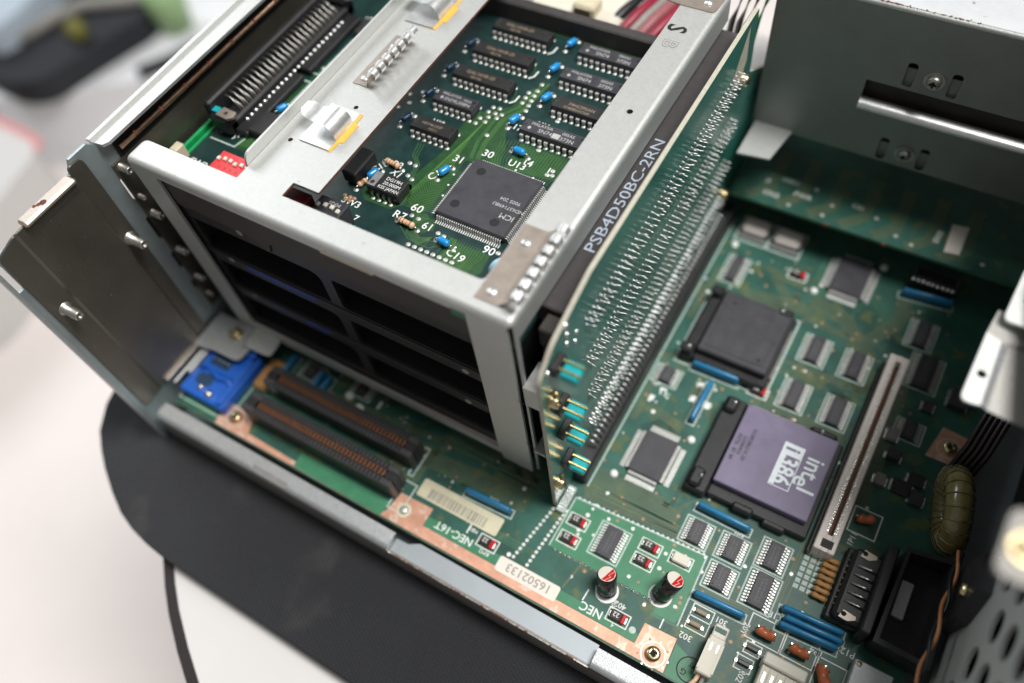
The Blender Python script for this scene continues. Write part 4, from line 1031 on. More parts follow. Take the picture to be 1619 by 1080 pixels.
# card connectors between cage and riser (top one carries print)
for k, zt in enumerate((100.0, 77, 54, 31)):
    b = MB(); b.box(-84.5, -71.0, 119.5, 262, zt - 9, zt, "grey_plastic", .5); o = b.build("card_connector", t)
    if k == 0:
        b = MB(); b.box(-80.5, -71.0, 112.5, 119.5, zt - 12, zt - 2.5, "brown_plastic", .6); b.build("end_lug", o)
        b = MB(); b.text("PSB4D50BC-2RN", -79.2, 171.6, zt + .04, 5.6, "print_blue_grey", 90, sx=1.36, bold=0.004); b.text("N21X", -74.6, 205.5, zt + .04, 4.0, "print_blue_grey", 90, sx=1.3, bold=0.0); b.build("part_number", o)

# ------------------------------------------------------------------ card cage
t = thing("card_cage", (-160, 170, 10), "light grey sheet metal card cage holding the upper circuit board", "card cage")
R_ = 2.0
def bend_x(b, x0, x1, y, z, m, r=R_, n=6):      # convex bend between top sheet and -y face
    vs = []
    for x in (x0, x1):
        for i in range(n + 1):
            g = PI / 2 * i / n; vs.append((x, y + r - r * math.sin(g), z - r + r * math.cos(g)))
    b.add(vs, [(i, i + 1, n + 2 + i, n + 1 + i) for i in range(n)], m, True)
def bend_y(b, y0, y1, x, z, m, r=R_, n=6):      # bend between top sheet and +x face
    vs = []
    for y in (y0, y1):
        for i in range(n + 1):
            g = PI / 2 * i / n; vs.append((x - r + r * math.sin(g), y, z - r + r * math.cos(g)))
    b.add(vs, [(n + 1 + i, n + 2 + i, i + 1, i) for i in range(n)], m, True)
holes = [rounded([(-234.6, 109.2), (-197.4, 107.4), (-194.2, 118.5), (-194.2, 300), (-236, 300)][::-1], 0.01),
         rounded([(-174.2, 110.9), (-96.2, 110.9), (-95.7, 252.0), (-163.6, 252.0), (-163.6, 117.2), (-174.2, 117.2)][::-1], [.3, 2, 2.5, 2.5, .3, .6][::-1])]
b = MB()
top = [(-236.6, 102.5), (-83, 102.5), (-83, 262), (-194.3, 262), (-194.3, 118.5), (-198.4, 107.4), (-201, 107.2), (-233.6, 110.6), (-236.8, 108.6)]
top = rounded([(-236.8, 102.5), (-83, 102.5), (-83, 262), (-193.6, 262), (-193.6, 110.5), (-236.8, 110.6)], [0, 0, 0, 0, .3, 2.4])
b.prism(top, 114, 115, "zinc_sheet", holes=[holes[1], circ(-88.2, 192.3, 1.1, 14)[::-1], circ(-187.8, 132.6, .9, 12)[::-1], circ(-175.9, 155.2, .9, 12)[::-1]], ms="rust")
bend_x(b, -236.8, -83, 100.5, 115, "zinc_sheet"); bend_y(b, 102.5, 262, -81, 115, "zinc_sheet")
# rounded corner where both bends meet
n = 6; vs = [(-83, 102.5, 115)]
for i in range(n + 1):
    for j in range(n + 1):
        a1 = PI / 2 * i / n; a2 = PI / 2 * j / n
        vs.append((-83 + R_ * math.sin(a1) * math.sin(a2), 102.5 - R_ * math.sin(a1) * math.cos(a2), 113 + R_ * math.cos(a1)))
b.add(vs[1:], [(i * (n + 1) + j, (i + 1) * (n + 1) + j, (i + 1) * (n + 1) + j + 1, i * (n + 1) + j + 1) for i in range(n) for j in range(n)], "zinc_sheet", True)
b.build("top_plate", t)
# dark underside lining so the sheet reads as metal with thickness
b = MB(); b.M = xz(101.5)
face = [(-236.8, 113), (-236.8, 12), (-82.8, 10.2), (-82.8, 113)]
b.prism([(-236.8, 113.1), (-234.0, 12), (-97, 12), (-96, 8.2), (-83, 8.2), (-82.8, 113.1)], 0, 1, "zinc_sheet", holes=[[(-225.2, 110.2), (-97.2, 110.0), (-97.6, 15.6), (-224.0, 19.6)]])
b.build("front_frame", t)
b = MB(); b.M = yz(-82.0)
b.prism([(102.4, 104), (262, 104), (262, 113.1), (102.4, 113.1)], 0, 1, "zinc_sheet")
b.prism([(102.4, 8.2), (103.6, 8.2), (103.6, 104), (102.4, 104)], 0, 1, "zinc_sheet")
b.build("right_side_plate", t)
b = MB(); b.box(-86.6, -85.4, 103.8, 262, 8, 113, "black_plastic"); b.build("gap_shade_plate", t)  # black plate added so the gap beside the post looks shaded
b = MB(); b.M = yz(-237.4)
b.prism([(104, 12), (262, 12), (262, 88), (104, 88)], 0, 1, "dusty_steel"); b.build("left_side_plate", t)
b = MB(); b.box(-81, -73.2, 101.0, 112, 76.5, 78, "zinc_sheet"); b.box(-81, -74, 101.0, 104, 66, 76.5, "zinc_sheet"); b.build("side_lug", t)
b = MB(); b.box(-81, -73.2, 101, 110, 28, 29.5, "zinc_sheet"); b.build("side_lug", t)
b = MB()
for z_ in (68, 35): b.add([(-84.5, 100.3, z_), (-81.4, 100.2, z_ - 1.2), (-80.8, 100.2, z_ + .6), (-82.4, 100.2, z_ - .2)], [(0, 1, 2, 3)], "dark_hole")
b.build("torn_slit", t)
# raised lip along the left strip
b = MB()
b.add([(-194.3, 118.2, 115), (-193.9, 118.2, 115), (-194.1, 262, 115), (-194.5, 262, 115)], [(0, 1, 2, 3)], "zinc_sheet")
b.M = yz(-194.6); b.prism(rounded([(116.2, 114.2), (262, 114.2), (262, 119.3), (117.5, 119.3)], [0.3, 0, 0, 2.4]), 0, .9, "zinc_sheet"); b.build("raised_lip", t)
# black slot grille behind the front frame
b = MB(); b.M = xz(104.4)
op = []
for (z0_, z1_) in ((71.5, 88.5), (47.5, 63.3), (22.5, 39.2)):
    op.append(rounded([(-222.5, z0_), (-162.6, z0_), (-162.6, z1_), (-222.5, z1_)], [0, 1.5, 5, 0])[::-1]); op.append(rounded([(-157.4, z0_), (-97, z0_), (-97, z1_), (-157.4, z1_)], [2, 0, 0, 1.5])[::-1])
b.prism([(-229, 11), (-90, 11), (-90, 112), (-229, 112)], 0, 1.6, "black_plastic", holes=op)
g = b.build("slot_grille", t)
b = MB(); b.M = xz(102.7); b.prism([(-224.5, 96.0), (-97.5, 96.0), (-97.5, 109.6), (-224.5, 109.8)], 0, .9, "brown_plastic")
b.prism([(-190, 96.2), (-185, 90), (-183, 90), (-181, 96.2)], 0, .7, "brown_plastic"); b.build("cross_bar", g)
b = MB()
for (z0_, z1_) in ((71.5, 88.5), (47.5, 63.3), (22.5, 39.2)):
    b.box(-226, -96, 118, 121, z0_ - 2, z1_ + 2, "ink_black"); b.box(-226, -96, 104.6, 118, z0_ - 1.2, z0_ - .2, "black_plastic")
for z_ in (96.6, 66.6, 42.6, 17.8): b.box(-226, -96, 102.2, 102.8, z_ + 3.2, z_ + 3.7, "grey_plastic", .1)  # thin paler strips, here and below, paint light on the bar edges
for z_ in (88.7, 63.5, 39.4): b.box(-226, -96, 107, 107.8, z_ - 3.4, z_ - 1.9, "brown_plastic")
for (x, z_, w2) in ((-120, 66, 20), (-112, 41.5, 14)): b.box(x, x + w2, 104.0, 108, z_ - 5.4, z_ - 4.6, "board_edge")
b.build("slot_covers", g)
for (xa, xb, z_) in ((-206, -172, 67.4), (-186, -174, 43.2)):
    b = MB(); b.M = xz(102.78); b.prism([(xa, z_ - 1.5), (xb, z_ - 1.5), (xb, z_ + 1.2), (xa, z_ + 1.2)], 0, .15, "faded_blue"); b.build("blue_marking", g)
b = MB(); b.M = xz(102.78)
for (x, z_) in ((-213.5, 68), (-197, 92.8), (-213, 44.5), (-106, 66), (-109, 41)): b.prism(circ(x, z_, 1.5, 8), 0, .1, "ink_grey")
b.build("dust_specks", g)
b = MB(); b.box(-226, -96, 101.6, 105.2, 13.0, 15.0, "pinkish_plastic", .3); b.box(-226, -96, 105, 262, 11, 12, "black_plastic"); b.build("bottom_bar", t)
b = MB(); b.box(-152.2, -131.4, 100.42, 100.9, 109.1, 110.6, "cream_plastic"); b.box(-102.2, -97.4, 100.4, 100.9, 107.4, 110.6, "board_bright"); b.build("card_edge_strip", t)
# stamped letters
b = MB(); b.text("S", -91.2, 237.0, 115.05, 10.0, "chip_dot", -90, sx=.85, bold=0.022); b.text("B", -90.2, 228.4, 115.06, 7.6, "wire_grey", -90, bold=0.03); 
# hollow the B
b.text("B", -90.2, 228.4, 115.08, 7.6, "zinc_sheet", -90, bold=0.0); b.build("stamped_letters", t)


def finger_strip(parent, x0, ya, n, pitch, side, mlab, z=115, wb=6.4, k_=1.0, ramp=0.0):
    """base plate riveted to the cage; its outer edge bends up and ends in a row of curled spring fingers"""
    b = MB(); L = n * pitch
    xb = x0 + side * wb
    b.box(min(x0, xb), max(x0, xb), ya, ya + L - 1.0, z + .02, z + .35, "spring_steel")
    b.add([(xb, ya, z + .35), (xb + side * (.5 + ramp) * k_, ya + .9, z + 2.6 * k_), (xb + side * (.5 + ramp) * k_, ya + L - 1.0, z + 2.6 * k_), (xb, ya + L - 1.0, z + .35)], [(0, 1, 2, 3)], "spring_steel")
    o = tag(b.build("contact_spring", parent), mlab)
    prof = [(.5 + ramp, 2.6), (.9 + ramp, 3.9)]
    for q in range(8):
        a = -2.6 + 4.6 * q / 7; prof.append((2.4 + ramp + 1.55 * math.sin(a + .9), 4.3 + 1.55 * math.cos(a + .9)))
    for k in range(n):
        y = ya + .5 + k * pitch; c = MB(); w_ = pitch * .62; vs = []
        for yy in (y, y + w_):
            for p in prof: vs.append((xb + side * p[0] * k_, yy, z + p[1] * k_))
        K = len(prof)
        c.add(vs, [(i, i + 1, K + i + 1, K + i) for i in range(K - 1)], "spring_bright", True); c.build("finger", o)
    for yy in (ya + L * .12, ya + L * .76):
        c = MB(); c.lathe([(1.75, z + .3), (1.6, z + .75), (.8, z + 1.05), (.01, z + 1.05)], "spring_bright", 16, x0 + side * wb * .5, yy); c.build("rivet", o)
    return o


finger_strip(t, -184.6, 165.2, 7, 4.15, 1, wb=6.2, k_=1.3, mlab="small steel finger strip riveted on the left rail")
finger_strip(t, -95.8, 104.6, 7, 4.5, 1, wb=8.0, k_=1.35, ramp=2.2, mlab="larger finger strip riveted on the front right corner")
# steel pad under the rear right corner
b = MB(); b.prism(rounded([(-112, 251.9), (-97.0, 249.6), (-82.4, 249.6), (-81.8, 262), (-112, 262)], [0, 0, 2, 0, 0]), 115.02, 115.4, "spring_steel"); o = b.build("corner_pad", t)
b = MB(); b.lathe([(1.7, 115.4), (1.5, 115.9), (.01, 116.2)], "spring_bright", 16, -86.6, 254.0); b.build("rivet", o)


def clip(parent, x, y, lab):
    """square grounding clip: plate stuck on orange tape, with a raised curled tongue"""
    b = MB(); b.box(x - 6.6, x + 6.3, y - 9.6, y + 9.6, 115.25, 115.6, "spring_bright"); o = tag(b.build("ground_clip", parent), lab)
    c = MB(); c.prism([(x + 3.6, y - 9.7), (x + 7.2, y - 9.7), (x + 7.4, y - 4.8), (x + 8.8, y - 4.6), (x + 8.8, y + 4.6), (x + 7.4, y + 4.8), (x + 7.2, y + 9.7), (x + 3.6, y + 9.7)], 115.04, 115.22, "orange_tape"); c.build("orange_tape", o)
    c = MB(); N_ = 14; vs = []
    prof = [(6.2, .4), (6.1, 2.0), (5.4, 3.8), (4.2, 5.2), (2.6, 5.9), (1.0, 5.7), (-.8, 5.0), (-3.0, 4.6), (-5.4, 4.9), (-7.4, 5.6), (-8.8, 6.6)]
    ws = [5.0, 5.0, 5.0, 4.9, 4.7, 4.4, 4.0, 3.8, 4.0, 3.6, 2.0]
    for sgn in (-1, 1):
        for p, w2 in zip(prof, ws): vs.append((x + p[0], y + sgn * w2, 115.4 + p[1]))
    K = len(prof)
    c.add(vs, [(K + i, K + i + 1, i + 1, i) for i in range(K - 1)], "spring_bright", True)
    c.build("tongue", o)
    return o


clip(t, -178.3, 143.4, "bright curled ground clip on orange tape near the front")
clip(t, -179.9, 211.4, "bright curled ground clip on orange tape at the top edge")

# ------------------------------------------------------------------ expansion card inside the cage
ZC = 94.0
t = thing("expansion_card", (-160, 180, ZC), "dark green expansion card with rows of black chips inside the cage", "circuit board")
b = MB(); b.box(-241, -84, 104.8, 251, ZC - 1.6, ZC, "card_mask"); b.build("substrate", t)
b = MB(); b.box(-244.4, -243.0, 119, 262, ZC - 1.5, ZC + 1.2, "green_edge"); b.box(-241.0, -240.0, 119, 262, ZC, ZC + .6, "green_edge"); b.build("edge_guide", t)
b = MB()
pour = [[(-142.5, 134.5), (-153.1, 144.7), (-154.6, 149.0), (-150.7, 166.3), (-151.5, 187.6), (-139.3, 197.0), (-136.8, 209.5), (-132.4, 209.9), (-134.3, 184.4), (-130.0, 176.8), (-128, 168), (-140.6, 166), (-139.9, 141.2)],
        [(-167.6, 143.0), (-166.6, 137.0), (-164.0, 134.6), (-153, 134.6), (-149.6, 138.2), (-149.6, 144.0), (-152, 147.6), (-164.7, 147.6)],
        [(-141.4, 132.7), (-140.5, 137.0), (-134.7, 137.6), (-133.3, 133.2), (-136.9, 130.2)],
        [(-176.7, 249.7), (-100.1, 249.6), (-100.2, 240.9), (-144.9, 239.9), (-172, 243)], [(-100, 232), (-92, 232), (-92, 250), (-100, 250)],
        [(-227, 134), (-221, 134), (-215, 150), (-214, 215), (-219, 220), (-222, 180)], [(-126, 168.6), (-104, 171), (-103, 182), (-126, 182)], [(-124, 132.5), (-110, 132.5), (-109, 125), (-118, 112), (-128, 112)]]
for i, p in enumerate(pour): b.prism(p, ZC + .03, ZC + .03, "card_pour")
b.build("ground_pour", t)
b = MB(); zt = ZC + .06
# left fan of the quad flat chip
for k in range(26):
    y0_ = 140 + k * .82; x1 = -137.2 - .10 * k
    b.ribbon([(-136.6, y0_), (x1 - 1.0, y0_), (x1 - 2.6 - .30 * (25 - k), y0_ - 1.4), (x1 - 4.6 - .36 * (25 - k), y0_ - 1.2 + .25 * k), (x1 - 5.2 - .36 * (25 - k), y0_ + 2.5 + .55 * k), (x1 - 4.2 - .20 * (25 - k), 172 + .8 * k)], .17, zt + k * 2e-4, "card_trace")
# front fan: long parallel runs
for k in range(18):
    x0_ = -130 + k * 1.05
    b.ribbon([(x0_, 133.6), (x0_, 131.4 - .12 * k), (-125.5 + k * .72, 128.6 - .1 * k), (-125.5 + k * .72, 123 - .2 * k), (-123.8 + k * .68, 112)], .17, zt + k * 2e-4, "card_trace")
for k in range(7):
    b.ribbon([(-117 - k * 2.7, 122 + (k % 2) * .2), (-116 - k * 2.7, 126 + .5 * k), (-125 + k * .4, 127 + .5 * k), (-126 + k * .4, 131 + .2 * k), (-126 + k * .4, 133.4)], .17, zt + .005, "card_trace")
for k in range(7):
    b.ribbon([(-139.6 + k * .35, 138.6 - k * .2), (-142 - k * .1, 137 - k * .9), (-141.6, 132 - k * .6), (-136 + k * .2, 128.6 - k * .5), (-131 - k * .1, 131 - k * .1), (-130.6 + k * .2, 133.2)], .17, zt + .006, "card_trace")
# rear fan of the chip
for k in range(24):
    x0_ = -131 + k * 1.0
    b.ribbon([(x0_, 167.6), (x0_, 169 + .12 * (12 - abs(12 - k))), (x0_ - 2 + .16 * k, 172.5 + .1 * k), (x0_ - 2 + .16 * k, 177 + .3 * k), (x0_ - 3 + .3 * k, 181 + .3 * k)], .17, zt + k * 2e-4, "card_trace")
for k in range(9): b.ribbon([(-140 + k * .5, 168), (-142 + k * .5, 176), (-142 + k * .5, 190), (-137 + k * .45, 198), (-134.5 + k * .35, 214)], .2, zt + .008, "card_gap" if k in (3, 4) else "card_trace")
for k in range(7): b.ribbon([(-178 + k * .8, 136), (-178 + k * .8, 152), (-184 + k * .8, 166), (-184 + k * .8, 182)], .28, zt + .007, "card_pour")
for k in range(3): b.ribbon([(-161.5 + k * 1.2, 166.4), (-160.0 + k * 1.0, 160), (-156.2 + k * .7, 157), (-155.0 + k * .7, 149)], .2, zt + .009, "card_trace")
for yy in (220.6, 205.4, 190.4):
    for k in range(11): b.ribbon([(-166 + k * 2.4, yy), (-165 + k * 2.4, yy - 2.2), (-165 + k * 2.4, yy - 5)], .18, zt, "card_trace")
    for k in range(9): b.ribbon([(-126 + k * 2.4, yy), (-125 + k * 2.4, yy - 2.2), (-125 + k * 2.4, yy - 5)], .18, zt, "card_trace")
for k in range(6): b.ribbon([(-226 + k * 1.1, 136), (-224 + k * 1.1, 150), (-219 + k * 1.0, 160), (-218 + k * 1.0, 214)], .4, zt, "card_trace")
b.ribbon([(-150.5, 133.4), (-139.5, 126.5), (-131, 126.0), (-127, 129)], .2, zt + .01, "card_trace")
b.build("copper_traces", t)
b = MB()
vi = [(-176.6, 182.8), (-174.3, 176), (-178.8, 187), (-179, 179), (-175, 190), (-145.5, 194.0), (-142.9, 194.4), (-146.0, 191.2), (-143.1, 191.4), (-140.5, 191.8), (-144.6, 188.8), (-141.4, 189.5), (-147.2, 187.0), (-144.4, 186.0), (-147.4, 184.0),
      (-137.1, 206.5), (-134.4, 208.6), (-136.9, 203.6), (-134.3, 205.8), (-136.6, 200.6), (-134.0, 203.0), (-133.6, 200.2), (-133.2, 197.4), (-134.6, 212.4), (-140.1, 180.3), (-158.7, 156.3), (-156.1, 156.1), (-155.9, 150.8), (-153.5, 149.8),
      (-144.0, 135.7), (-141.0, 135.4), (-131.2, 133.0), (-128.6, 132.6), (-103.8, 122.7), (-105.1, 125.2), (-106.2, 127.8), (-108.0, 134.6), (-119.6, 197.4), (-118.8, 181.6), (-110.2, 172.4), (-108.4, 172.8), (-109.2, 174.8), (-126.5, 190.5), (-221, 185), (-217, 140)]
vi += [(-137.9 + k * 2.54, 124.4) for k in range(8)]
for x, y in vi: b.lathe([(.95, ZC + .08), (.8, ZC + .28), (.3, ZC + .36), (.01, ZC + .36)], "solder_pad", 10, x, y)
for k in range(3): b.disc(-140.8 + k * .9, 158.4 - k * 5.1, zt + .03, .45, "silk_white", 8)
for (x, y) in ((-121.5, 169.6), (-114, 169.0), (-130.6, 130.8), (-122.4, 130.4)): b.disc(x, y, zt + .03, .45, "silk_white", 8)
b.build("vias", t)
b = MB(); zz = ZC + .1
for s2, x, y, sz, r in (("30", -134.6, 172.4, 4.6, 0), ("31", -143.4, 165.6, 4.6, 0), ("U13", -122.4, 172.2, 4.2, 0), ("60", -144.0, 139.4, 4.8, 0), ("61", -136.4, 134.0, 4.4, 0), ("90", -111.4, 134.3, 4.6, 0), ("1", -110.6, 174.6, 3.6, 0), ("R7", -147.8, 134.0, 4.6, 0),
                        ("R2", -162.2, 153.8, 4.0, 0), ("C18", -168.0, 150.0, 4.2, 60), ("X1", -160.6, 150.0, 4.0, -12), ("SW3", -167.4, 131.4, 4.0, 0), ("C16", -146.6, 156.2, 4.4, 60), ("C19", -120.6, 127.6, 4.4, -8), ("14", -119.0, 174.6, 4.2, 0), ("C17", -133.0, 188.6, 4.0, 0),
                        ("U10", -160.5, 178.6, 3.0, 0), ("U9", -161.5, 193.4, 3.0, 0), ("U8", -160.6, 208.8, 3.0, 0), ("U7", -160, 223.4, 3.0, 0), ("U4", -120, 239.0, 3.0, 0), ("U5", -121.4, 223.4, 3.0, 0), ("U6", -117.2, 208.4, 3.0, 0), ("U11", -123.6, 193.6, 3.0, 0), ("7", -161.4, 126.0, 4.0, 0),
                        ("SW2", -233.4, 121.8, 4.4, 0), ("20", -239.6, 140.8, 4.4, 20), ("1", -236.6, 139.2, 3.6, 20), ("J1", -229.4, 140, 4.0, 20), ("CN2", -226.8, 160.5, 3.4, 70), ("CN1", -226.4, 192.5, 3.4, 70), ("50", -221.4, 218, 4, 20)):
    b.text(s2, x, y, zz, sz, "silk_white", r)
for yy in (229.4, 214.0, 199.0): b.ribbon([(-141.2, yy - .6), (-139.6, yy + 1.2), (-139.4, yy + 4.5)], .7, zz, "silk_white")
b.ribbon([(-245.4 + 7, 134.5), (-226, 134.5), (-224.5, 141)], .6, zz, "silk_grey"); b.ribbon([(-226.0, 142.4), (-220.8, 142.4), (-220.4, 176), (-225, 176)], .7, zz, "silk_grey"); b.ribbon([(-226, 181), (-220.2, 181), (-219.8, 212)], .7, zz, "silk_grey")
b.build("silkscreen", t)


def dip(parent, xf, yf, n, body="chip_black", lines=(), pm="chip_print", w=6.6, label=None, lead=True):
    """xf, yf: front-left pin; body runs along +x with pin rows at yf and yf+7.62"""
    L = (n - 1) * 2.54; z0_ = ZC + .9; z1_ = ZC + 4.5
    y0_ = yf + .55; y1_ = yf + 7.07
    b = MB(); xa = xf - 1.4; xb = xf + L + 1.4
    # body with the moulded taper above and below the parting line
    def sec(z_, d): return [(xa + d, y0_ + d, z_), (xb - d, y0_ + d, z_), (xb - d, y1_ - d, z_), (xa + d, y1_ - d, z_)]
    vs = sec(z0_, .35) + sec(z0_ + 1.5, 0) + sec(z1_ - .1, .32) + sec(z1_, .45)
    fs = [(k * 4 + i, k * 4 + (i + 1) % 4, k * 4 + 4 + (i + 1) % 4, k * 4 + 4 + i) for k in range(3) for i in range(4)] + [(12, 13, 14, 15), (3, 2, 1, 0)]
    b.add(vs, fs, body); o = b.build("dual_inline_chip", parent)
    if label: tag(o, label)
    c = MB()
    c.prism([(xa + .5, yf + 3.0), (xa + 1.9, yf + 3.0), (xa + 1.9, yf + 4.6), (xa + .5, yf + 4.6)], z1_ + .01, z1_ + .015, "ink_black"); c.disc(xb - 1.6, y1_ - 2.0, z1_ + .012, .7, "chip_dot", 12)
    for (s2, dx, dy, sz) in lines: c.text(s2, xa + dx, yf + dy, z1_ + .03, sz, pm, 0, 'L')
    if pm == "chip_print": c.prism([(xa + 2.6, yf + 2.9), (xa + 3.4, yf + 2.0), (xa + 4.2, yf + 2.9), (xa + 3.4, yf + 3.8)], z1_ + .025, z1_ + .025, pm)
    c.build("marking", o)
    l = MB()
    for k in range(n):
        x = xf + k * 2.54
        for yy, sg in ((yf, 1), (yf + 7.62, -1)):
            pr = [(.75, 2.6), (.0, 2.6), (-.16, 2.35), (-.16, 1.1), (0, .9), (0, -0.4), (.22, -.4), (.22, .9), (.1, 1.2), (.1, 2.3), (.75, 2.36)]
            wd = [.72, .72, .72, .72, .3, .3, .3, .3, .72, .72, .72]
            vs = [(x + q * ww_, yy + sg * p[0], ZC + p[1]) for q in (-1, 1) for p, ww_ in zip(pr, wd)]
            k2 = len(pr); fs = [(i, (i + 1) % k2, k2 + (i + 1) % k2, k2 + i) for i in range(k2)] + [tuple(range(k2)), tuple(reversed(range(k2, 2 * k2)))]
            l.add(vs, fs, "tin")
            l.lathe([(.95, ZC + .06), (.7, ZC + .3), (.3, ZC + .5)], "solder_pad", 8, x, yy)
    l.build("lead_frame", o)
    return o


TI = (("MALAYSIA", 3.4, 5.3, 1.9), ("005AS", 16.0, 5.0, 1.9), ("SN74", 7.2, 2.9, 2.5), ("373N", 16.2, 2.5, 2.5))
T2 = (("MALAYSIA", 2.6, 5.3, 1.8), ("9005", 12, 4.8, 1.8), ("SN74LS08N", 4.6, 2.8, 2.3))
GD = (("GAL16V8-25", 5.0, 4.4, 2.4), ("9017A", 8.0, 2.0, 1.8))
dip(t, -165.9, 229.4, 10, "chip_black", GD, "chip_print_gold"); dip(t, -165.9, 214.0, 10, "chip_black", GD, "chip_print_gold"); dip(t, -165.9, 199.0, 10, "chip_black", GD, "chip_print_gold")
dip(t, -165.4, 184.0, 7, "chip_slate", T2); dip(t, -165.4, 168.4, 7, "chip_black", (("HD74LS32P", 4.0, 4.2, 1.8), ("OC11", 8, 2.2, 1.5)), "chip_print_gold")
for y in (229.2, 214.0): dip(t, -127.1, y, 10, "chip_slate", TI)
dip(t, -122.3, 199.0, 10, "chip_black", (("74HC595AN", 6, 4.2, 2.0), ("S7408010CNA", 5.0, 2.2, 1.7)), "chip_print_gold")
ch = dip(t, -127.1, 183.6, 10, "chip_slate", TI, label="front chip of the right column marked SN74 373N")
b = MB(); b.prism(rect(-115.6, -112.6, 185.2, 187.6), ZC + 4.535, ZC + 4.54, "chip_print"); b.build("logo_box", ch)
# big quad flat chip
q = qfp(t, -121.9, 152.6, 27.6, 27.6, 30, 30, 3.5, ZC, "chip_slate", ext=2.5, edge=.45, lm="tin")
tag(q, "large square dark grey chip with fine silver leads")
b = MB(); zq = ZC + 3.52
for (x, y) in ((-130.4, 161.2), (-131.0, 144.6), (-114.2, 143.2)): b.disc(x, y, zq, 1.75, "chip_dot", 24)
b.disc(-109.3, 164.6, zq, .35, "ink_black", 12)
b.text("ICM", -111.6, 146.8, zq + .02, 3.2, "chip_print", 180, sx=1.0); b.text("ND6371498U", -113.2, 150.6, zq + .02, 2.1, "chip_print", 180); b.text("9005 204", -114.0, 153.6, zq + .02, 2.1, "chip_print", 180)
b.build("marking", q)
# oscillator
b = MB(); b.box(-164.2, -150.4, 137.5, 145.0, ZC + .8, ZC + 5.0, "chip_black", .35); x1o = tag(b.build("crystal_oscillator", t), "small oscillator block marked 20.000M KSS JAPAN")
b = MB(); zo = ZC + 5.03
b.prism(rect(-163.7, -160.6, 138.0, 144.6), zo, zo, "worn_zinc"); b.disc(-162.4, 139.6, zo + .01, .9, "ink_black", 14)
b.text("DG19H", -155.2, 143.1, zo + .01, 2.1, "silk_white", 0); b.text("20.000M", -155.0, 141.0, zo + .01, 2.1, "silk_white", 0); b.text("KSS JAPAN", -155.1, 138.9, zo + .01, 2.0, "silk_white", 0, sx=.92); b.build("marking", x1o)
b = MB()
for k in range(4):
    x = -161.3 + k * 2.54; b.box(x - .55, x + .55, 136.7, 137.5, ZC + 2.6, ZC + 3.0, "silver"); b.box(x - .55, x + .55, 136.65, 136.9, ZC + 1.0, ZC + 3.0, "silver"); b.box(x - .25, x + .25, 136.5, 136.75, ZC, ZC + 1.2, "silver"); b.lathe([(.9, ZC + .06), (.3, ZC + .4)], "solder_pad", 8, x, 136.6)
b.build("lead_frame", x1o)


def axial(parent, x, y, ang, kind, l=4.4, r=1.35, z=2.0, lean=0):
    m = "blue_gloss"
    b = MB(); b.M = Matrix.Translation((x, y, ZC + z)) @ Matrix.Rotation(math.radians(ang), 4, 'Z') @ Matrix.Rotation(math.radians(lean), 4, 'Y') @ Matrix.Rotation(PI / 2, 4, 'Y')
    if kind == "cap" or kind == "dark":
        m = "blue_gloss" if kind == "cap" else "dark_blue"
        b.lathe([(.05, -l / 2 - .25), (r * .6, -l / 2 - .1), (r * .95, -l / 2 + .4), (r, -l / 4), (r, l / 4), (r * .95, l / 2 - .4), (r * .6, l / 2 + .1), (.05, l / 2 + .25)], m, 14)
        o = b.build("ceramic_capacitor", parent)
    else:
        b.lathe([(.05, -l / 2 - .3), (r * .8, -l / 2 - .2), (r * 1.05, -l / 2 + .4), (r * .98, -l / 2 + 1.2), (r * .85, -l / 4), (r * .85, l / 4), (r * .98, l / 2 - 1.2), (r * 1.05, l / 2 - .4), (r * .8, l / 2 + .2), (.05, l / 2 + .3)], "resistor_tan", 16)
        for q_, mm in ((-l / 2 + .9, "band_brown"), (-l * .16, "band_red" if kind == "res" else "band_brown"), (l * .08, "band_orange"), (l / 2 - .9, "band_brown")):
            b.lathe([(r * (1.01 if abs(q_) > l * .3 else .86), q_ - .17), (r * (1.05 if abs(q_) > l * .3 else .9), q_), (r * (1.01 if abs(q_) > l * .3 else .86), q_ + .17)], mm, 16)
        o = b.build("resistor", parent)
    w_ = MB(); ca, sa = math.cos(math.radians(ang)), math.sin(math.radians(ang)); e = l / 2 + 1.5
    for sg in (-1, 1):
        ex = x + sg * ca * e; ey = y + sg * sa * e
        w_.tube([(x + sg * ca * l * .45, y + sg * sa * l * .45, ZC + z), (x + sg * ca * (e - .4), y + sg * sa * (e - .4), ZC + z), (ex, ey, ZC + z * .7), (ex, ey, ZC)], .25, "silver", 6)
        w_.lathe([(1.0, ZC + .06), (.7, ZC + .3), (.3, ZC + .55)], "solder_pad", 10, ex, ey)
    w_.build("wire_leads", o)
    return o


for (x, y, a) in ((-134.4, 236.6, 72), (-133.6, 221.0, 72), (-128.6, 205.4, 72), (-133.8, 190.2, 72), (-143.8, 157.2, 72), (-166.9, 145.0, 72), (-124.0, 176.8, -5), (-126.4, 129.6, -8), (-220.2, 158.0, 65)):
    axial(t, x, y, a, "cap")
for (x, y) in ((-171.8, 174.0), (-171.3, 189.4), (-171.6, 205.0), (-171.6, 220.6)): axial(t, x, y, 72, "dark")
axial(t, -163.4, 152.4, -5, "res", 5.6, 1.15, 1.6); axial(t, -142.9, 131.2, -5, "brn", 6.0, 1.2, 1.6); axial(t, -168.4, 140.0, 72, "brn", 3.2, 1.0, 1.3)
b = MB(); b.M = Matrix.Translation((-102.6, 127.6, ZC + 4)) @ Matrix.Rotation(math.radians(55), 4, 'Z') @ Matrix.Rotation(PI / 2, 4, 'X')
b.lathe([(.05, -1.4), (3.2, -1.2), (4.1, -.3), (4.1, .3), (3.2, 1.2), (.05, 1.4)], "blue_pale", 22)
tag(b.build("disc_capacitor", t), "pale blue disc capacitor half under the cage corner")
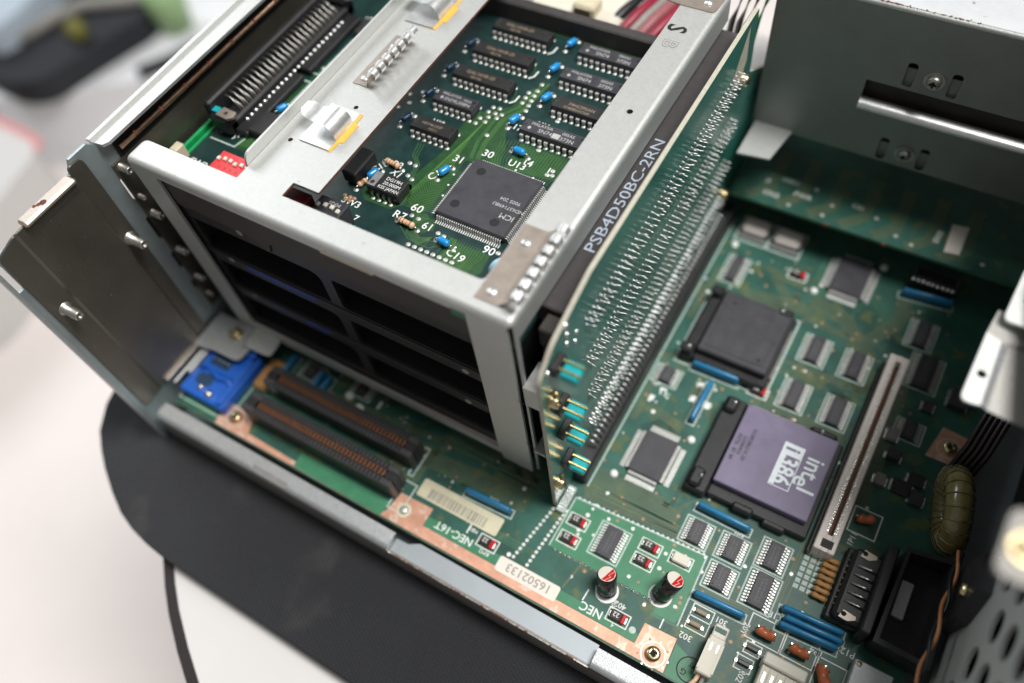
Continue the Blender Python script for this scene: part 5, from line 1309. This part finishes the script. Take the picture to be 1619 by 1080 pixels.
# header block under the left rail
b = MB(); b.box(-175.6, -169.4, 138.4, 151.6, ZC + .6, ZC + 6, "black_plastic", .6); hb = b.build("socket_block", t)
b = MB()
for (dx, dy) in ((-1.5, -1.5), (.8, -1.5), (-.2, -3), (1.6, -3), (2.6, -1.4)): b.lathe([(.9, ZC + .06), (.6, ZC + .5), (.01, ZC + .6)], "tan_via", 8, -170 + dx, 134.6 + dy)
b.build("solder_joints", hb)
# DIP switches


def dipsw(parent, x0, x1, y0, y1, zt_, m, pm, n, nb, lab, tilt=0):
    b = MB(); b.box(x0, x1, y0, y1, ZC + .4, zt_, m, .3); o = tag(b.build("dip_switch", parent), lab)
    pw = (x1 - x0) / n
    for k in range(n):
        c = MB(); x = x0 + pw * (k + .5); yy = y0 + (y1 - y0) * (.62 if k % 3 else .55)
        c.box(x - pw * .26, x + pw * .26, yy - .9, yy + .9, zt_ - .3, zt_ + .9, pm, .3); c.build("slider", o)
    c = MB()
    for k, s2 in enumerate(nb): c.text(s2, x0 + pw * (k + .5), y0 + (y1 - y0) * .22, zt_ + .03, 1.7, "silk_white" if m != "red_plastic" else "dark_red_plastic", 0)
    c.build("numbering", o)
    return o


dipsw(t, -221.4, -205.6, 118.0, 127.2, ZC + 7, "red_plastic", "white_plastic", 6, ("1", "2", "3", "4", "5", "6"), "bright red DIP switch with white sliders")
sw = dipsw(t, -172.2, -160.6, 114.8, 124.6, ZC + 9, "chip_slate", "white_plastic", 4, ("4", "3", "2", "1"), "black four way DIP switch beside the rail notch")
b = MB(); b.text("SD04", -165.2, 122.6, ZC + 9.04, 2.3, "chip_print", 0); b.build("print", sw)
b = MB(); b.box(-186, -172.6, 110.5, 121.0, ZC + 1, ZC + 12, "dark_red_plastic", .4)
tag(b.build("dip_switch", t), "dark red DIP switch seen through the rail notch")
# ribbon connector at the left
b = MB()
b.box(-240.0, -236.8, 139, 219, ZC + 1, ZC + 13.5, "black_plastic", .8); b.box(-236.4, -229.0, 139, 219, ZC + .6, ZC + 6, "black_plastic", .8)
b.box(-229.0, -223.0, 140, 176, ZC + .3, ZC + 3.2, "black_plastic", .5); b.box(-229.0, -222.6, 179, 215, ZC + .3, ZC + 3.2, "black_plastic", .5)
b.box(-238, -229, 137.5, 143.5, ZC + 1, ZC + 9, "black_plastic", 1.0); b.box(-238, -229, 214, 220, ZC + 1, ZC + 9, "black_plastic", 1.0)
sc_ = tag(b.build("ribbon_connector", t), "long black fifty pin connector with curved silver pins")
for rr in range(2):
    b = MB()
    for k in range(25):
        y = 147.4 + k * 2.56 + rr * 1.2
        o_ = -rr * 2.6
        b.tube([(-236.0 + o_ * .3, y, ZC + 11.5 - rr * 2), (-233.6 + o_ * .3, y, ZC + 11.2 - rr * 2), (-231.0, y, ZC + 8.6 - rr), (-229.8, y, ZC + 4.8), (-229.6 + rr * 2, y, ZC + .4)], .32, "stud_steel", 6)
    b.build("pin_row", sc_)
b = MB()
for k in range(24): b.lathe([(.95, ZC + 3.3), (.7, ZC + 3.8), (.01, ZC + 4.0)], "silver", 8, -227.9, 146.4 + k * 2.7)
b.build("solder_row", sc_)
for y in (140.6, 217.2):
    b = MB(); b.prism([(-234, y - 2), (-228.4, y - 2.4), (-226.2, y - .6), (-227, y + 2), (-233.4, y + 2.4)], ZC + 9.05, ZC + 10, "spring_steel", holes=[circ(-230.6, y, .9)[::-1]]); b.box(-236.6, -233.8, y - 1.2, y + 1.4, ZC + 9.1, ZC + 10.4, "cyan_plastic"); b.build("mounting_ear", sc_)
for (xa, xb, ya, yb) in ((-223.6, -214.0, 141.4, 153.0), (-219.5, -212, 205, 215)):
    b = MB(); b.box(xa, xb, ya, yb, ZC + .4, ZC + 4, "chip_black", .5); b.build("dual_inline_chip", t)
b = MB(); b.box(-243.0, -239.4, 119, 123.8, ZC - 2, ZC + 6, "cream_plastic", .4); b.build("spacer", t)
# black stiffener bar behind the chips
b = MB(); b.box(-205, -96.5, 241.5, 246.5, ZC - 6, ZC + 8, "grey_plastic", .6); tag(b.build("rear_stiffener", t), "matt black bar across the rear of the card")

# connector and wires behind the cage
t = thing("cable_plug", (-150, 285, 80), "white and cream plastic plug behind the cage rear bar", "connector")
b = MB(); b.box(-172, -130, 266, 290, 66, 84, "white_plastic", 1.5); b.build("housing", t)
b = MB(); b.box(-150, -140, 265, 275, 84, 90, "cream_plastic", 1.2); b.build("latch", t)
wl = [("wire_red", "bright red wire nearest the white plug", -128), ("wire_pink", "pink wire in the bundle behind the cage", -120), ("wire_white", "white wire between red and pink ones behind the cage", -124), ("wire_red", "second red wire nearer the letter S", -115), ("wire_black", "black wire behind the cage beside the red ones", -134), ("wire_red", "rearmost red wire in the loom behind the cage", -106)]
for i, (m_, lab, x) in enumerate(wl):
    b = MB(); b.tube([(x - 8, 254, 60), (x - 4, 262, 76), (x + 3, 276, 84), (x + 4, 296, 80), (x + 12, 330, 76)], 2.2 if i != 2 else 1.8, m_, 10)
    tag(b.build("cable_wire", origin=(x, 270, 60)), lab, "wire", "loose wires behind the card cage")
wl = [("wire_pink", "pink wire hanging between the cage and the riser top", -77), ("wire_green", "bright green wire just left of the riser top", -73.5), ("wire_white", "white wire hanging between the pink wire and the cage corner", -80), ("wire_grey", "grey wire nearest the cage's rear corner", -83)]
for i, (m_, lab, x) in enumerate(wl):
    b = MB(); b.tube([(x - 3, 268, 20), (x - 2, 270, 60), (x, 274, 95), (x + 1, 284, 104), (x + 4, 310, 108)], 1.3, m_, 10)
    tag(b.build("cable_wire", origin=(x, 268, 20)), lab, "wire", "coloured wires behind the riser board")
# twisted brown and black pair on the right
for ph, m_, lab in ((0, "wire_brown", "copper coloured strand of the twisted pair at lower right"), (PI, "wire_black", "black strand of the twisted pair at lower right")):
    b = MB(); pts = []
    for i in range(40):
        u = i / 39; y = 60 + 78 * u; x = 60.8 + 3 * u; z = 22 + 6 * math.sin(u * 3)
        pts.append((x + .75 * math.cos(u * 22 + ph), y, z + .75 * math.sin(u * 22 + ph)))
    b.tube(pts, .62, m_, 8); tag(b.build("twisted_wire", origin=(61, 60, 20)), lab, "wire")
b = MB()
for k in range(5): b.tube([(53 + k * 1.9, 168, 9), (56 + k * 1.9, 180, 20), (58 + k * 1.9, 196, 30), (64 + k * 1.9, 215, 32)], .95, "cap_brown", 8)
tag(b.build("ribbon_cable", origin=(58, 180, 9)), "dark grey ribbon cable rising behind the toroid coil", "cable")

# ------------------------------------------------------------------ power supply
t = thing("power_supply", (40, 330, 51), "dark grey metal power supply box with a rust flecked top edge", "power supply")
yf = 273.0
b = MB(); b.M = xz(yf + 1.2)
tabs = []
for (cx_, cz_) in ((-5.1, 93.0), (-4.9, 56.4)):
    tabs.append(rounded(rect(cx_ - 10.4, cx_ - 6.8, cz_ - 6, cz_ + 5.0), 1.6)[::-1]); tabs.append(rounded(rect(cx_ + 5.2, cx_ + 8.8, cz_ - 6.0, cz_ + 5.0), 1.6)[::-1])
b.prism([(-66, 50.5), (150, 50.5), (150, 117), (-66, 117)], 0, 1.2, "psu_steel", holes=tabs + [rect(-27.8, 120, 77.4, 86.0)[::-1]])
b.build("front_panel", t)
b = MB()
for (cx_, cz_) in ((-5.1, 93.0), (-4.9, 56.4)):
    b.box(cx_ - 10.8, cx_ - 6.4, yf + 2.0, yf + 2.8, cz_ - 7, cz_ + 1.2, "psu_steel"); b.box(cx_ + 4.8, cx_ + 9.2, yf + 2.0, yf + 2.8, cz_ - 7, cz_ + 1.2, "psu_steel")
b.box(-66, 150, yf + 4, yf + 5, 50, 116, "brown_plastic"); b.build("inner_panel", t)  # brown sheet added behind the slot, standing for the shade of its recess
b = MB()
pr = [(yf - .1, 77.3), (yf - 2.0, 77.0), (yf - 3.0, 76.0), (yf - 3.1, 74.6), (yf - 2.2, 73.6), (yf - .1, 73.2)]
vs = [(x, p[0], p[1]) for x in (-27.8, 120) for p in pr]; K = len(pr)
b.add(vs, [(K + i, K + i + 1, i + 1, i) for i in range(K - 1)], "spring_bright", True); b.add(vs[:K], [tuple(range(K))], "spring_bright"); b.build("rolled_lip", t)
b = MB(); b.box(-66, 150, yf + 1.6, 420, 117.0, 118.2, "psu_top_lit"); bend_x(b, -66, 150, yf, 118.2, "psu_steel", 1.6); b.build("top_panel", t)
b = MB(); b.box(-66, 150, yf, 420, 49.3, 50.5, "psu_steel"); b.box(-67.2, -66, yf, 420, 49.3, 118.2, "psu_steel"); b.build("bottom_and_side", t)
b = MB()
for i in range(120):
    x = random.gauss(-30, 6) if i % 4 else random.gauss(-6, 5)
    b.disc(x, yf + 1.2 + abs(random.gauss(0, .35)), 118.26 + i * 1e-4, random.uniform(.12, .36), "rust", 6)
b.build("rust_spots", t)
for (cx_, cz_) in ((-5.1, 93.0), (-4.9, 56.4)): screw(t, Matrix.Translation((cx_, yf, cz_)) @ Matrix.Rotation(PI / 2, 4, 'X'), 2.6, 2.2, "stud_steel")
b = MB(); b.prism([(-66, 252), (-52.5, 254), (-49.5, 275), (-66, 275)], 49.8, 50.6, "zinc_sheet"); b.build("corner_tab", t)
